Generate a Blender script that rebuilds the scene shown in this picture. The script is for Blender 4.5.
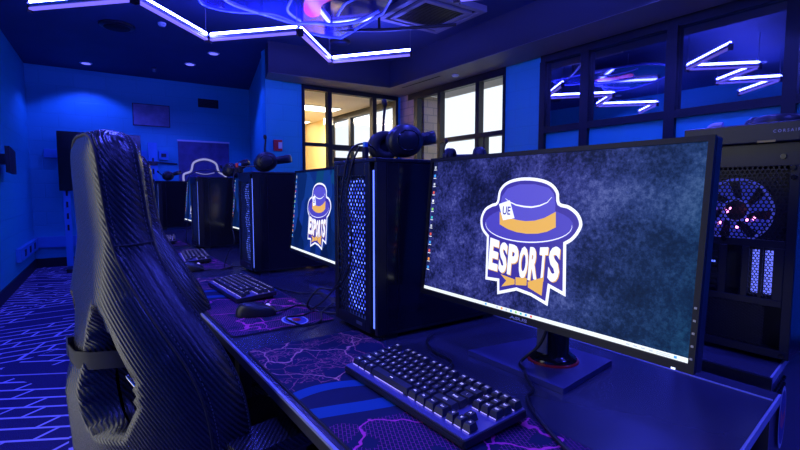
import bpy, bmesh, math, random
from mathutils import Vector, Matrix
from mathutils.geometry import delaunay_2d_cdt
PI = math.pi; R = math.radians
random.seed(7)
scn = bpy.context.scene
COL = scn.collection
for o in list(bpy.data.objects): bpy.data.objects.remove(o)

# ---------------------------------------------------------------- camera, world, exposure
cd = bpy.data.cameras.new('camera'); cam = bpy.data.objects.new('camera', cd); COL.objects.link(cam)
cd.sensor_width = 36; cd.lens = 36*466/800; cd.clip_start = .02
cam.location = (0, 0, 1.125); cam.rotation_euler = (R(90-4.42), 0, R(-34.5))
scn.camera = cam
w = bpy.data.worlds.new('overcast_sky'); scn.world = w; w.use_nodes = True
wb = w.node_tree.nodes['Background']; wb.inputs[0].default_value = (.80, .90, 1, 1); wb.inputs[1].default_value = 1.1
scn.view_settings.view_transform = 'Standard'; scn.view_settings.look = 'None'
scn.view_settings.exposure = .18; scn.view_settings.gamma = 1; scn.view_settings.use_curve_mapping = False
TUBE = 98.0          # strength of the suspended light tubes
BLUE = (.062, .075, 1.0)

def lamp(name, kind, loc, rot, color, energy, **k):
    l = bpy.data.lights.new(name, kind); l.color = color; l.energy = energy
    for a, v in k.items(): setattr(l, a, v)
    o = bpy.data.objects.new(name, l); COL.objects.link(o); o.location = loc; o.rotation_euler = rot
    return o
# added neutral fill lamp for the chair, set in the unseen left wall opening
lamp('chair_fill_lamp', 'AREA', (-.82, 1.35, 1.15), (R(90), 0, R(-95)), (1, .98, .94), 7, shape='RECTANGLE', size=.8, size_y=1.9)
# recessed downlights (blue lamps of the room)
DOWN = [(.158, 7.887), (1.352, 7.129), (1.5, 6.4)]
for i, (x, y) in enumerate(DOWN):
    lamp('blue_spot_lamp', 'SPOT', (x, y, 2.845), (0, 0, 0), BLUE, 95, spot_size=R(125), spot_blend=.35, shadow_soft_size=.05)
UNSEEN_SPOTS = [(1.22, .92), (-.25, 5.0), (-.1, 1.2), (-.2, -.6), (1.6, -.8), (3.0, -.2), (3.1, 1.6), (.3, 2.6)]  # unseen spots added for blue light; the first brightens the desk
for x, y in UNSEEN_SPOTS:
    lamp('blue_spot_lamp', 'SPOT', (x, y, 2.845), (0, 0, 0), BLUE, 110, spot_size=R(130), spot_blend=.4, shadow_soft_size=.06)

# ---------------------------------------------------------------- materials
def mat(name, col, rough=.5, metal=0., emi=None, st=0., spec=.5, noise=0., nscale=30, bump=0.):
    m = bpy.data.materials.new(name); m.use_nodes = True; nt = m.node_tree; b = nt.nodes['Principled BSDF']
    b.inputs['Base Color'].default_value = (*col, 1); b.inputs['Roughness'].default_value = rough
    b.inputs['Metallic'].default_value = metal; b.inputs['Specular IOR Level'].default_value = spec
    if emi: b.inputs['Emission Color'].default_value = (*emi, 1); b.inputs['Emission Strength'].default_value = st
    if noise or bump:
        tc = nt.nodes.new('ShaderNodeTexCoord'); n = nt.nodes.new('ShaderNodeTexNoise'); n.inputs['Scale'].default_value = nscale
        n.inputs['Detail'].default_value = 5; nt.links.new(tc.outputs['Object'], n.inputs['Vector'])
        if noise:
            mx = nt.nodes.new('ShaderNodeMix'); mx.data_type = 'RGBA'
            mx.inputs[6].default_value = (*[c*(1-noise) for c in col], 1); mx.inputs[7].default_value = (*[min(1, c*(1+noise)) for c in col], 1)
            nt.links.new(n.outputs['Fac'], mx.inputs[0]); nt.links.new(mx.outputs[2], b.inputs['Base Color'])
        if bump:
            bp = nt.nodes.new('ShaderNodeBump'); bp.inputs['Strength'].default_value = bump; bp.inputs['Distance'].default_value = .002
            nt.links.new(n.outputs['Fac'], bp.inputs['Height']); nt.links.new(bp.outputs[0], b.inputs['Normal'])
    return m
class NT:
    """small wrapper for writing node trees"""
    def __init__(s, m): s.t = m.node_tree; s.b = s.t.nodes['Principled BSDF']
    def n(s, typ, **k):
        x = s.t.nodes.new('ShaderNode'+typ)
        for a, v in k.items():
            if a.startswith('i_'): x.inputs[a[2:].replace('_', ' ')].default_value = v
            else: setattr(x, a, v)
        return x
    def l(s, a, b): s.t.links.new(a, b)
    def math(s, op, a, b=None, clamp=False):
        x = s.n('Math', operation=op, use_clamp=clamp)
        for i, v in enumerate((a, b)):
            if v is None: continue
            if isinstance(v, (int, float)): x.inputs[i].default_value = v
            else: s.l(v, x.inputs[i])
        return x.outputs[0]
    def mix(s, f, a, b):
        x = s.n('Mix', data_type='RGBA')
        for i, v in ((0, f), (6, a), (7, b)):
            if isinstance(v, (int, float)): x.inputs[i].default_value = v
            elif isinstance(v, tuple): x.inputs[i].default_value = (*v, 1)
            else: s.l(v, x.inputs[i])
        return x.outputs[2]
    def ramp(s, f, stops):
        x = s.n('ValToRGB'); e = x.color_ramp.elements
        while len(e) < len(stops): e.new(.5)
        for i, (p, c) in enumerate(stops): e[i].position = p; e[i].color = (*c, 1)
        s.l(f, x.inputs[0]); return x.outputs[0]

def block_wall(name, col, axis):
    m = mat(name, col, .45); q = NT(m); tc = q.n('TexCoord'); sp = q.n('SeparateXYZ'); q.l(tc.outputs['Object'], sp.inputs[0])
    cb = q.n('CombineXYZ'); q.l(sp.outputs[axis], cb.inputs[0]); q.l(sp.outputs[2], cb.inputs[1])
    br = q.n('TexBrick', i_Scale=1., i_Brick_Width=.40, i_Row_Height=.20, i_Mortar_Size=.008, i_Mortar_Smooth=.4)
    q.l(cb.outputs[0], br.inputs['Vector'])
    no = q.n('TexNoise', i_Scale=60.); q.l(tc.outputs['Object'], no.inputs['Vector'])
    h = q.math('ADD', q.math('MULTIPLY', br.outputs['Fac'], -1.), q.math('MULTIPLY', no.outputs['Fac'], .25))
    bp = q.n('Bump', i_Strength=.35, i_Distance=.004); q.l(h, bp.inputs['Height']); q.l(bp.outputs[0], q.b.inputs['Normal'])
    q.l(q.mix(q.math('MULTIPLY', br.outputs['Fac'], .16), col, tuple(c*.6 for c in col)), q.b.inputs['Base Color'])
    return m
M = {}
M['wall_x'] = block_wall('painted_block_x', (.02, .42, .52), 0)
M['wall_y'] = block_wall('painted_block_y', (.02, .42, .52), 1)
M['smooth_wall'] = mat('smooth_painted_wall', (.02, .42, .52), .5, bump=.1, nscale=80)
M['ceiling'] = mat('dark_painted_ceiling', (.035, .06, .15), .7, noise=.15, nscale=3)
M['bulkhead'] = mat('bulkhead_lit_underside', (.26, .23, .22), .6, bump=.1, nscale=90)
M['frame'] = mat('dark_window_frame', (.008, .009, .016), .42, spec=.35)
M['base'] = mat('black_baseboard', (.01, .01, .014), .5)
M['black'] = mat('black_plastic', (.012, .012, .015), .38, bump=.1, nscale=300)
M['bezel'] = mat('monitor_bezel', (.006, .006, .008), .45, spec=.3)
M['gloss'] = mat('gloss_black_plastic', (.008, .008, .01), .15)
M['matte'] = mat('matte_black_rubber', (.01, .01, .012), .7)
M['steel'] = mat('black_painted_steel', (.018, .018, .022), .32, metal=.2)
M['panel'] = mat('tinted_side_panel', (.012, .012, .016), .16, spec=.5)
M['desk'] = mat('black_desk_laminate', (.040, .040, .065), .24, noise=.12, nscale=9)
M['desk_edge'] = mat('grey_desk_edge_band', (.42, .44, .52), .3, metal=.2)
M['desk_side'] = mat('black_desk_side', (.015, .015, .02), .4)
M['grey'] = mat('grey_metal', (.28, .28, .30), .35, metal=.7)
M['chrome'] = mat('chrome', (.8, .8, .8), .12, metal=1)
M['greybox'] = mat('painted_conduit', (.05, .30, .62), .5)
M['white'] = mat('white_plastic', (.75, .75, .75), .4)
M['red'] = mat('red_plastic', (.7, .03, .03), .35)
M['tube'] = mat('light_tube_blue', (.8, .8, .9), .3, emi=BLUE, st=TUBE)
M['tube_low'] = mat('light_diffuser_violet', (.3, .3, .7), .3, emi=(.22, .16, 1), st=.95)
M['daylamp'] = mat('hallway_light_panel', (1, 1, 1), .4, emi=(1, .93, .74), st=5)
M['yellow_wall'] = mat('warm_hallway_wall', (.78, .60, .30), .6)
M['hall_ceiling'] = mat('hallway_ceiling_tile', (.75, .70, .60), .7)
M['beige'] = mat('exterior_soffit', (.62, .56, .46), .7)
M['cable'] = mat('black_cable', (.012, .012, .015), .45)
M['legend'] = mat('glowing_key_legend', (.6, .6, .8), .4, emi=(.55, .52, 1), st=1.1)
M['keyglow'] = mat('key_backlight', (.3, .3, .8), .4, emi=(.40, .33, 1), st=1.0)
M['key'] = mat('dark_keycap', (.035, .035, .045), .42)
M['kbplate'] = mat('blue_keyboard_plate', (.20, .18, .42), .3, metal=.6)
M['kbcase'] = mat('black_keyboard_case', (.02, .02, .028), .4)
M['led'] = mat('blue_led_strip', (.2, .3, .9), .3, emi=(.12, .20, 1), st=1.5)
M['fan'] = mat('glowing_fan_ring', (.2, .3, .9), .3, emi=(.12, .20, 1), st=2.6)
M['fan_blade'] = mat('glowing_fan_blade', (.1, .15, .6), .3, emi=(.07, .13, 1), st=.9)
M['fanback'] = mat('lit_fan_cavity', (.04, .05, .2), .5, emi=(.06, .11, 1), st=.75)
M['magenta'] = mat('magenta_led', (.8, .2, .6), .3, emi=(1, .25, .75), st=4)
M['cushion'] = mat('black_ear_cushion', (.012, .012, .014), .75, bump=.3, nscale=120)
M['headset'] = mat('headset_shell', (.014, .014, .018), .36)
M['gold'] = mat('gold_sticker', (.6, .42, .06), .4)
M['lettergrey'] = mat('grey_lettering', (.45, .45, .5), .35)
M['lint'] = mat('interior_dark', (.004, .004, .006), .8)
def em(name, c, s=1.): return mat(name, tuple(x*.3 for x in c), .4, emi=c, st=s)
M['s_white'] = em('screen_white', (.85, .88, .95), 1.0)
M['s_purple'] = em('screen_purple', (.036, .024, .26))
M['s_hat'] = em('screen_hat_purple', (.062, .050, .40))
M['s_hat2'] = em('screen_hat_crown', (.085, .072, .46))
M['s_yellow'] = em('screen_yellow', (.72, .40, .075))
M['s_bar'] = em('screen_taskbar', (.80, .86, .82), 1.0)
M['s_orange'] = em('screen_orange', (.9, .30, .05))
M['s_blue'] = em('screen_icon_blue', (.05, .35, .85)); M['s_green'] = em('screen_icon_green', (.25, .65, .1)); M['s_red'] = em('screen_icon_red', (.75, .10, .07))
M['s_grey'] = em('screen_icon_grey', (.5, .55, .6)); M['s_teal'] = em('screen_icon_teal', (.05, .5, .5))

# grungy purple wallpaper
def wall_paper_grunge():
    m = mat('screen_grunge_wallpaper', (.0, .0, .01), .45, spec=.1); q = NT(m); tc = q.n('TexCoord')
    a = q.n('TexNoise', i_Scale=7., i_Detail=9., i_Roughness=.72); q.l(tc.outputs['Object'], a.inputs['Vector'])
    b = q.n('TexNoise', i_Scale=150., i_Detail=6., i_Roughness=.75); q.l(tc.outputs['Object'], b.inputs['Vector'])
    f = q.math('ADD', q.math('MULTIPLY', a.outputs['Fac'], .62), q.math('MULTIPLY', b.outputs['Fac'], .38))
    c1 = q.ramp(f, [(.38, (.003, .005, .018)), (.455, (.010, .015, .085)), (.53, (.045, .055, .32)), (.62, (.17, .19, .62))])
    c2 = q.ramp(f, [(.36, (.002, .012, .04)), (.46, (.003, .026, .085)), (.55, (.010, .065, .17)), (.66, (.04, .14, .30))])
    sp = q.n('SeparateXYZ'); q.l(tc.outputs['Object'], sp.inputs[0])
    # artwork goes from violet (left) to teal (right and lower edge)
    g = q.math('ADD', q.math('MULTIPLY', sp.outputs[0], 3.2), q.math('MULTIPLY', sp.outputs[2], -1.1))
    g = q.math('ADD', g, .25, True)
    q.l(q.mix(g, c1, c2), q.b.inputs['Emission Color']); q.b.inputs['Emission Strength'].default_value = .70
    return m
M['paper_a'] = wall_paper_grunge()
def wall_paper_facets():
    m = mat('screen_facet_wallpaper', (0, 0, .01), .45, spec=.1); q = NT(m); tc = q.n('TexCoord')
    mp = q.n('Mapping'); mp.inputs['Rotation'].default_value = (0, R(25), 0); mp.inputs['Scale'].default_value = (12, 12, 7)
    q.l(tc.outputs['Object'], mp.inputs[0]); v = q.n('TexVoronoi', distance='MANHATTAN', i_Scale=1.); q.l(mp.outputs[0], v.inputs['Vector'])
    s = q.n('SeparateColor'); q.l(v.outputs['Color'], s.inputs[0])
    q.l(q.ramp(s.outputs[0], [(.0, (.001, .006, .035)), (.4, (.002, .016, .11)), (.75, (.005, .028, .24)), (1, (.003, .045, .13))]), q.b.inputs['Emission Color'])
    q.b.inputs['Emission Strength'].default_value = 1.1
    return m
M['paper_b'] = wall_paper_facets()

# carbon-look leather
def leather(name, rough, sc=56.):
    m = mat(name, (.016, .016, .02), rough); q = NT(m); tc = q.n('TexCoord')
    wv = q.n('TexWave', wave_type='BANDS', bands_direction='DIAGONAL', i_Scale=sc, i_Distortion=.9, i_Detail=1.); wv.inputs['Detail Scale'].default_value = .25
    q.l(tc.outputs['Object'], wv.inputs['Vector'])
    w2 = q.n('TexWave', wave_type='BANDS', bands_direction='Z', i_Scale=sc*3.2); q.l(tc.outputs['Object'], w2.inputs['Vector'])
    h = q.math('ADD', wv.outputs['Fac'], q.math('MULTIPLY', w2.outputs['Fac'], .18))
    bp = q.n('Bump', i_Strength=.5, i_Distance=.0011); q.l(h, bp.inputs['Height']); q.l(bp.outputs[0], q.b.inputs['Normal'])
    q.l(q.mix(wv.outputs['Fac'], (.004, .004, .006), (.026, .026, .03)), q.b.inputs['Base Color'])
    return m
M['leather'] = leather('carbon_weave_leather', .27)

# carpet
def carpet():
    m = mat('patterned_carpet', (.05, .05, .1), .95, spec=.1); q = NT(m); tc = q.n('TexCoord')
    vo = q.n('TexVoronoi', i_Scale=.75); q.l(tc.outputs['Object'], vo.inputs['Vector']); cs = q.n('SeparateColor'); q.l(vo.outputs['Color'], cs.inputs[0])
    vz = q.n('VectorRotate', rotation_type='Z_AXIS'); q.l(tc.outputs['Object'], vz.inputs['Vector'])
    q.l(q.math('ADD', q.math('MULTIPLY', q.math('GREATER_THAN', cs.outputs[0], .62), .55), -.06), vz.inputs['Angle'])
    sp = q.n('SeparateXYZ'); q.l(vz.outputs[0], sp.inputs[0]); vr = q.n('CombineXYZ')
    q.l(q.math('ADD', sp.outputs[0], q.math('MULTIPLY', sp.outputs[1], -.45)), vr.inputs[0]); q.l(sp.outputs[1], vr.inputs[1])
    br = q.n('TexBrick', i_Scale=1., i_Brick_Width=.30, i_Row_Height=.115, i_Mortar_Size=.009, i_Mortar_Smooth=.1, offset=.37)
    q.l(vr.outputs[0], br.inputs['Vector'])
    b2 = q.n('TexBrick', i_Scale=1., i_Brick_Width=1.9, i_Row_Height=.23, i_Mortar_Size=.008, i_Mortar_Smooth=.1); q.l(vr.outputs[0], b2.inputs['Vector'])
    brk = q.n('TexNoise', i_Scale=1.6, i_Detail=0.); q.l(tc.outputs['Object'], brk.inputs['Vector'])
    keep = q.math('GREATER_THAN', brk.outputs['Fac'], .38)
    f = q.math('MAXIMUM', q.math('MULTIPLY', br.outputs['Fac'], keep), q.math('MULTIPLY', b2.outputs['Fac'], .9), True)
    fz = q.n('TexNoise', i_Scale=260.); q.l(tc.outputs['Object'], fz.inputs['Vector'])
    base = q.ramp(fz.outputs['Fac'], [(.3, (.015, .012, .05)), (.7, (.08, .07, .20))])
    q.l(q.mix(f, base, (.70, .60, .85)), q.b.inputs['Base Color'])
    bp = q.n('Bump', i_Strength=.5, i_Distance=.004); q.l(fz.outputs['Fac'], bp.inputs['Height']); q.l(bp.outputs[0], q.b.inputs['Normal'])
    return m
M['carpet'] = carpet()

# desk mat printed with a street map and a river
def map_print():
    m = mat('map_print_mat', (.02, .02, .09), .75, spec=.2); q = NT(m); tc = q.n('TexCoord'); sp = q.n('SeparateXYZ'); q.l(tc.outputs['Object'], sp.inputs[0])
    wn = q.n('TexNoise', i_Scale=9., i_Detail=4.); q.l(tc.outputs['Object'], wn.inputs['Vector'])
    va = q.n('VectorMath', operation='ADD'); sc = q.n('VectorMath', operation='SCALE'); sc.inputs['Scale'].default_value = .09
    q.l(wn.outputs['Color'], sc.inputs[0]); q.l(tc.outputs['Object'], va.inputs[0]); q.l(sc.outputs[0], va.inputs[1])
    v1 = q.n('TexVoronoi', feature='DISTANCE_TO_EDGE', i_Scale=17.); q.l(va.outputs[0], v1.inputs['Vector'])
    roads = q.math('LESS_THAN', v1.outputs['Distance'], .013); v3 = q.n('TexVoronoi', feature='DISTANCE_TO_EDGE', i_Scale=6.5); q.l(va.outputs[0], v3.inputs['Vector']); main = q.math('LESS_THAN', v3.outputs['Distance'], .010)
    v2 = q.n('TexVoronoi', feature='DISTANCE_TO_EDGE', i_Scale=75.); q.l(va.outputs[0], v2.inputs['Vector'])
    small = q.math('MULTIPLY', q.math('LESS_THAN', v2.outputs['Distance'], .045), q.math('GREATER_THAN', wn.outputs['Fac'], .52))
    vr = q.n('VectorRotate', rotation_type='Z_AXIS', i_Angle=R(24)); q.l(tc.outputs['Object'], vr.inputs['Vector'])
    g = q.n('TexBrick', i_Scale=1., i_Brick_Width=.0125, i_Row_Height=.0062, i_Mortar_Size=.00027, i_Mortar_Smooth=0.); q.l(vr.outputs[0], g.inputs['Vector'])
    gk = q.n('TexNoise', i_Scale=14., i_Detail=1.); q.l(tc.outputs['Object'], gk.inputs['Vector'])
    grid = q.math('MULTIPLY', g.outputs['Fac'], q.math('GREATER_THAN', gk.outputs['Fac'], .43))
    X, Y = sp.outputs[0], sp.outputs[1]
    # river : two bands that meander across the mat at x = -0.10
    cx = q.math('ADD', q.math('MULTIPLY', q.math('SINE', q.math('MULTIPLY', Y, 16.)), .030), -.13)
    d1 = q.math('ABSOLUTE', q.math('SUBTRACT', X, cx)); r1 = q.math('LESS_THAN', d1, .016)
    cx2 = q.math('ADD', q.math('MULTIPLY', q.math('SINE', q.math('ADD', q.math('MULTIPLY', Y, 13.), 1.1)), .022), -.055)
    d2 = q.math('ABSOLUTE', q.math('SUBTRACT', X, cx2)); r2 = q.math('LESS_THAN', d2, .020)
    river = q.math('MAXIMUM', r1, r2)
    right = q.math('GREATER_THAN', X, q.math('ADD', cx2, .05))
    left = q.math('LESS_THAN', X, q.math('SUBTRACT', cx, .02))
    base = q.mix(wn.outputs['Fac'], (.006, .010, .035), (.016, .022, .07))
    c = q.mix(q.math('MULTIPLY', grid, right), base, (.50, .04, .26))
    c = q.mix(q.math('MULTIPLY', q.math('MAXIMUM', roads, small), left), c, (.42, .10, .12))
    c = q.mix(q.math('MULTIPLY', main, right), c, (.75, .06, .30)); c = q.mix(q.math('MULTIPLY', main, left), c, (.80, .28, .22))
    c = q.mix(river, c, (.01, .08, .22))
    q.l(c, q.b.inputs['Base Color'])
    return m
M['map'] = map_print()

# window glass panes: mirror-like tinted pane of the dark room beyond
M['dark_glass'] = mat('dark_reflective_glass', (.004, .006, .03), .02, spec=1.0)
M['dark_glass'].node_tree.nodes['Principled BSDF'].inputs['IOR'].default_value = 2.6
def clear_glass():
    m = bpy.data.materials.new('clear_glass'); m.use_nodes = True; t = m.node_tree; t.nodes.clear()
    o = t.nodes.new('ShaderNodeOutputMaterial'); a = t.nodes.new('ShaderNodeBsdfTransparent'); g = t.nodes.new('ShaderNodeBsdfGlossy'); g.inputs['Roughness'].default_value = .02
    lw = t.nodes.new('ShaderNodeLayerWeight'); fr = t.nodes.new('ShaderNodeMath'); fr.operation = 'POWER'; fr.inputs[1].default_value = 5.; t.links.new(lw.outputs['Facing'], fr.inputs[0]); x = t.nodes.new('ShaderNodeMixShader')
    t.links.new(fr.outputs[0], x.inputs[0]); t.links.new(a.outputs[0], x.inputs[1]); t.links.new(g.outputs[0], x.inputs[2]); t.links.new(x.outputs[0], o.inputs[0])
    return m
M['glass'] = clear_glass()
def ext_brick():
    m = mat('tan_exterior_brick', (.5, .4, .3), .8); q = NT(m); tc = q.n('TexCoord'); sp = q.n('SeparateXYZ'); q.l(tc.outputs['Object'], sp.inputs[0])
    cb = q.n('CombineXYZ'); q.l(q.math('ADD', sp.outputs[0], sp.outputs[1]), cb.inputs[0]); q.l(sp.outputs[2], cb.inputs[1])
    br = q.n('TexBrick', i_Scale=1., i_Brick_Width=.22, i_Row_Height=.11, i_Mortar_Size=.008); q.l(cb.outputs[0], br.inputs['Vector'])
    br.inputs['Color1'].default_value = (.50, .38, .27, 1); br.inputs['Color2'].default_value = (.42, .32, .24, 1); br.inputs['Mortar'].default_value = (.28, .24, .2, 1)
    q.l(br.outputs['Color'], q.b.inputs['Base Color']); return m
M['brick'] = ext_brick()

# ---------------------------------------------------------------- mesh helpers
class MB:
    def __init__(s, xf=None): s.v = []; s.f = []; s.mi = []; s.sm = []; s.xf = xf
    def add(s, vs, fs, mi=0, sm=False, xf=None):
        o = len(s.v); x = xf or s.xf
        for p in vs:
            p = Vector(p); s.v.append(tuple(x @ p) if x else tuple(p))
        for f in fs: s.f.append([i+o for i in f]); s.mi.append(mi); s.sm.append(sm)
        return s
    def box(s, x0, x1, y0, y1, z0, z1, mi=0, xf=None):
        v = [(x, y, z) for z in (z0, z1) for y in (y0, y1) for x in (x0, x1)]
        return s.add(v, [(0, 2, 3, 1), (4, 5, 7, 6), (0, 1, 5, 4), (2, 6, 7, 3), (0, 4, 6, 2), (1, 3, 7, 5)], mi, xf=xf)
    def rbox(s, x0, x1, y0, y1, z0, z1, r, mi=0, n=4, xf=None):
        """box with rounded vertical corners"""
        p = []
        for cx, cy, a0 in ((x1-r, y1-r, 0), (x0+r, y1-r, 90), (x0+r, y0+r, 180), (x1-r, y0+r, 270)):
            for k in range(n+1): a = R(a0+90*k/n); p.append((cx+r*math.cos(a), cy+r*math.sin(a)))
        return s.prism(p, z0, z1, mi, xf=xf)
    def prism(s, p, z0, z1, mi=0, xf=None, sm=False):
        n = len(p); v = [(x, y, z0) for x, y in p]+[(x, y, z1) for x, y in p]
        f = [tuple(range(n))[::-1], tuple(range(n, 2*n))]
        s.add(v, f, mi, xf=xf); s.add(v, [(i, (i+1) % n, n+(i+1) % n, n+i) for i in range(n)], mi, sm, xf=xf); return s
    def bar(s, a, b, wd, ht, mi=0, up=(0, 0, 1), xf=None):
        a = Vector(a); b = Vector(b); d = (b-a).normalized(); up = Vector(up)
        if abs(d.dot(up)) > .98: up = Vector((0, 1, 0))
        sx = d.cross(up).normalized()*wd/2; uz = sx.cross(d).normalized()*ht/2
        v = [p+i*sx+j*uz for p in (a, b) for i, j in ((-1, -1), (1, -1), (1, 1), (-1, 1))]
        return s.add(v, [(0, 1, 2, 3), (7, 6, 5, 4), (0, 4, 5, 1), (1, 5, 6, 2), (2, 6, 7, 3), (3, 7, 4, 0)], mi, xf=xf)
    def tube(s, pts, r, n=8, mi=0, closed=False, xf=None, cap=True):
        pts = [Vector(p) for p in pts]; N = len(pts); v = []; rr = r if isinstance(r, (list, tuple)) else [r]*N
        up = None
        for i, p in enumerate(pts):
            if closed: d = (pts[(i+1) % N]-pts[i-1]).normalized()
            else: d = (pts[min(i+1, N-1)]-pts[max(i-1, 0)]).normalized()
            if up is None:
                up = Vector((0, 0, 1)) if abs(d.z) < .9 else Vector((0, 1, 0))
            a = d.cross(up)
            if a.length < 1e-5: a = d.orthogonal()
            a.normalize(); up = a.cross(d).normalized()
            for k in range(n):
                t = 2*PI*k/n; v.append(p+(a*math.cos(t)+up*math.sin(t))*rr[i])
        f = [(i*n+k, i*n+(k+1) % n, ((i+1) % N)*n+(k+1) % n, ((i+1) % N)*n+k) for i in range(N if closed else N-1) for k in range(n)]
        s.add(v, f, mi, True, xf=xf)
        if not closed and cap: s.add(v[:n], [tuple(range(n))[::-1]], mi, xf=xf); s.add(v[-n:], [tuple(range(n))], mi, xf=xf)
        return s
    def cyl(s, a, b, r, n=20, mi=0, r2=None, xf=None): return s.tube([a, b], [r, r if r2 is None else r2], n, mi, xf=xf)
    def lathe(s, prof, n=28, mi=0, xf=None):
        v = [(r*math.cos(2*PI*k/n), r*math.sin(2*PI*k/n), z) for r, z in prof for k in range(n)]
        f = [(i*n+k, i*n+(k+1) % n, (i+1)*n+(k+1) % n, (i+1)*n+k) for i in range(len(prof)-1) for k in range(n)]
        return s.add(v, f, mi, True, xf=xf)
    def torus(s, c, R_, r, nx=32, ny=8, mi=0, ax=(0, 0, 1), xf=None):
        z = Vector(ax).normalized(); x = z.orthogonal().normalized(); y = z.cross(x)
        return s.tube([Vector(c)+(x*math.cos(2*PI*i/nx)+y*math.sin(2*PI*i/nx))*R_ for i in range(nx)], r, ny, mi, True, xf=xf)
    def ellipsoid(s, c, rx, ry, rz, n=20, m=12, mi=0, xf=None, zmin=-1):
        v = []; c = Vector(c)
        for j in range(m+1):
            t = -PI/2+PI*j/m
            for k in range(n): a = 2*PI*k/n; v.append((c.x+rx*math.cos(t)*math.cos(a), c.y+ry*math.cos(t)*math.sin(a), c.z+rz*max(zmin, math.sin(t))))
        return s.add(v, [(j*n+k, j*n+(k+1) % n, (j+1)*n+(k+1) % n, (j+1)*n+k) for j in range(m) for k in range(n)], mi, True, xf=xf)
    def poly(s, p, y, mi=0, xf=None):
        """flat shape in the x-z plane at depth y (front faces -y), concave allowed"""
        from mathutils.geometry import tessellate_polygon
        v = [Vector((a, y, b)) for a, b in p]; t = tessellate_polygon([[Vector((a, b, 0)) for a, b in p]])
        return s.add(v, t, mi, xf=xf)
    def text(s, txt, x0, x1, z0, z1, y, mi=0, fat=0., keep=False, xf=None, skew=None):
        vs, fs = glyphs(txt, fat)
        if not vs: return s
        ax = min(p[0] for p in vs); bx = max(p[0] for p in vs); az = min(p[1] for p in vs); bz = max(p[1] for p in vs)
        sx = (x1-x0)/max(bx-ax, 1e-6); sz = (z1-z0)/max(bz-az, 1e-6)
        if keep: k = min(sx, sz); mx = (x0+x1)/2; mz = (z0+z1)/2; out = [(mx+(p[0]-(ax+bx)/2)*k, y, mz+(p[1]-(az+bz)/2)*k) for p in vs]
        else: out = [(x0+(p[0]-ax)*sx, y, z0+(p[1]-az)*sz) for p in vs]
        if skew: out = [(p[0], p[1], skew(p[0], (p[2]-z0)/(z1-z0))) for p in out]
        return s.add(out, fs, mi, xf=xf)
    def mesh(s, name, mats):
        me = bpy.data.meshes.new(name); me.from_pydata(s.v, [], s.f); me.update()
        for m in (mats if isinstance(mats, (list, tuple)) else [mats]): me.materials.append(M[m] if isinstance(m, str) else m)
        me.polygons.foreach_set('material_index', s.mi); me.polygons.foreach_set('use_smooth', s.sm)
        return me
    def build(s, name, mats, parent=None, loc=None, bevel=0.):
        o = bpy.data.objects.new(name, s.mesh(name, mats)); COL.objects.link(o)
        if parent: o.parent = parent
        if loc: o.location = loc
        if bevel:
            b = o.modifiers.new('bevel', 'BEVEL'); b.width = bevel; b.segments = 2; b.limit_method = 'ANGLE'; b.angle_limit = R(40)
        return o
_g = {}
def glyphs(txt, fat=0.):
    if (txt, fat) in _g: return _g[(txt, fat)]
    c = bpy.data.curves.new('lettering', 'FONT'); c.body = txt; c.offset = fat; c.resolution_u = 3
    o = bpy.data.objects.new('lettering', c); COL.objects.link(o); bpy.context.view_layer.update()
    e = o.evaluated_get(bpy.context.evaluated_depsgraph_get()); me = e.to_mesh()
    r = ([tuple(v.co) for v in me.vertices], [tuple(p.vertices) for p in me.polygons]); e.to_mesh_clear()
    bpy.data.objects.remove(o); bpy.data.curves.remove(c); _g[(txt, fat)] = r; return r
def tag(o, label, cat, group=None, kind=None):
    o['label'] = label; o['category'] = cat
    if group: o['group'] = group
    if kind: o['kind'] = kind
    return o
def thing(name, label, cat, loc, rz=0., group=None):
    o = bpy.data.objects.new(name, None); COL.objects.link(o); o.location = loc; o.rotation_euler = (0, 0, rz); o.empty_display_size = .05
    return tag(o, label, cat, group)
def struct(name, mb, mats, bevel=0):
    o = mb.build(name, mats, bevel=bevel); o['kind'] = 'structure'; return o
def dup(root, loc, rz, label):
    def cp(o, par):
        c = o.copy(); COL.objects.link(c); c.parent = par
        for ch in o.children: cp(ch, c)
        return c
    r = cp(root, None); r.location = loc; r.rotation_euler = (0, 0, rz); r['label'] = label; return r
def smooth_pts(p, k=6, closed=False):
    p = [Vector(q) for q in p]; N = len(p); out = []
    for i in range(N if closed else N-1):
        a = p[(i-1) % N] if closed or i else p[0]; b = p[i]; c = p[(i+1) % N]; d = p[(i+2) % N] if closed or i+2 < N else p[-1]
        for j in range(k):
            t = j/k; out.append(.5*((2*b)+(c-a)*t+(2*a-5*b+4*c-d)*t*t+(3*b-a-3*c+d)*t**3))
    if not closed: out.append(p[-1])
    return out

# ================================================================ THE ROOM
XL0, YB, XR, YW, ZC, ZB, YS = -.62, 8.375, 4.03, 5.86, 2.86, 2.50, -3.0
LEFT_FAR, LEFT_NEAR = (-.553, YB), (-1.10, YS)      # the left wall opens out a little
struct('floor', MB().add([(-1.4, YS-.2, 0), (6, YS-.2, 0), (6, 11.6, 0), (-1.4, 11.6, 0)], [(0, 1, 2, 3)]), 'carpet')
struct('ceiling', MB().box(-1.4, XR+.1, YS-.1, YB+.1, ZC, ZC+.1), 'ceiling')
struct('wall_back', MB().box(-.8, 2.54, YB, YB+.15, 0, ZC), 'wall_x')
# side of the recess, then the pier beside the window
struct('wall_recess', MB().prism([(2.54, YB), (2.54, YB+.15), (2.68, YB+.15), (2.16, YW+.12), (1.98, YW)], 0, ZC), 'wall_y')
struct('wall_pier', MB().box(1.981, 2.46, YW, YW+.13, 0, ZC), 'wall_x')
(ax, ay), (bx_, by_) = LEFT_NEAR, LEFT_FAR
dl = Vector((bx_-ax, by_-ay)).normalized()
def onleft(y): return ax+(bx_-ax)*(y-ay)/(by_-ay)
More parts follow.
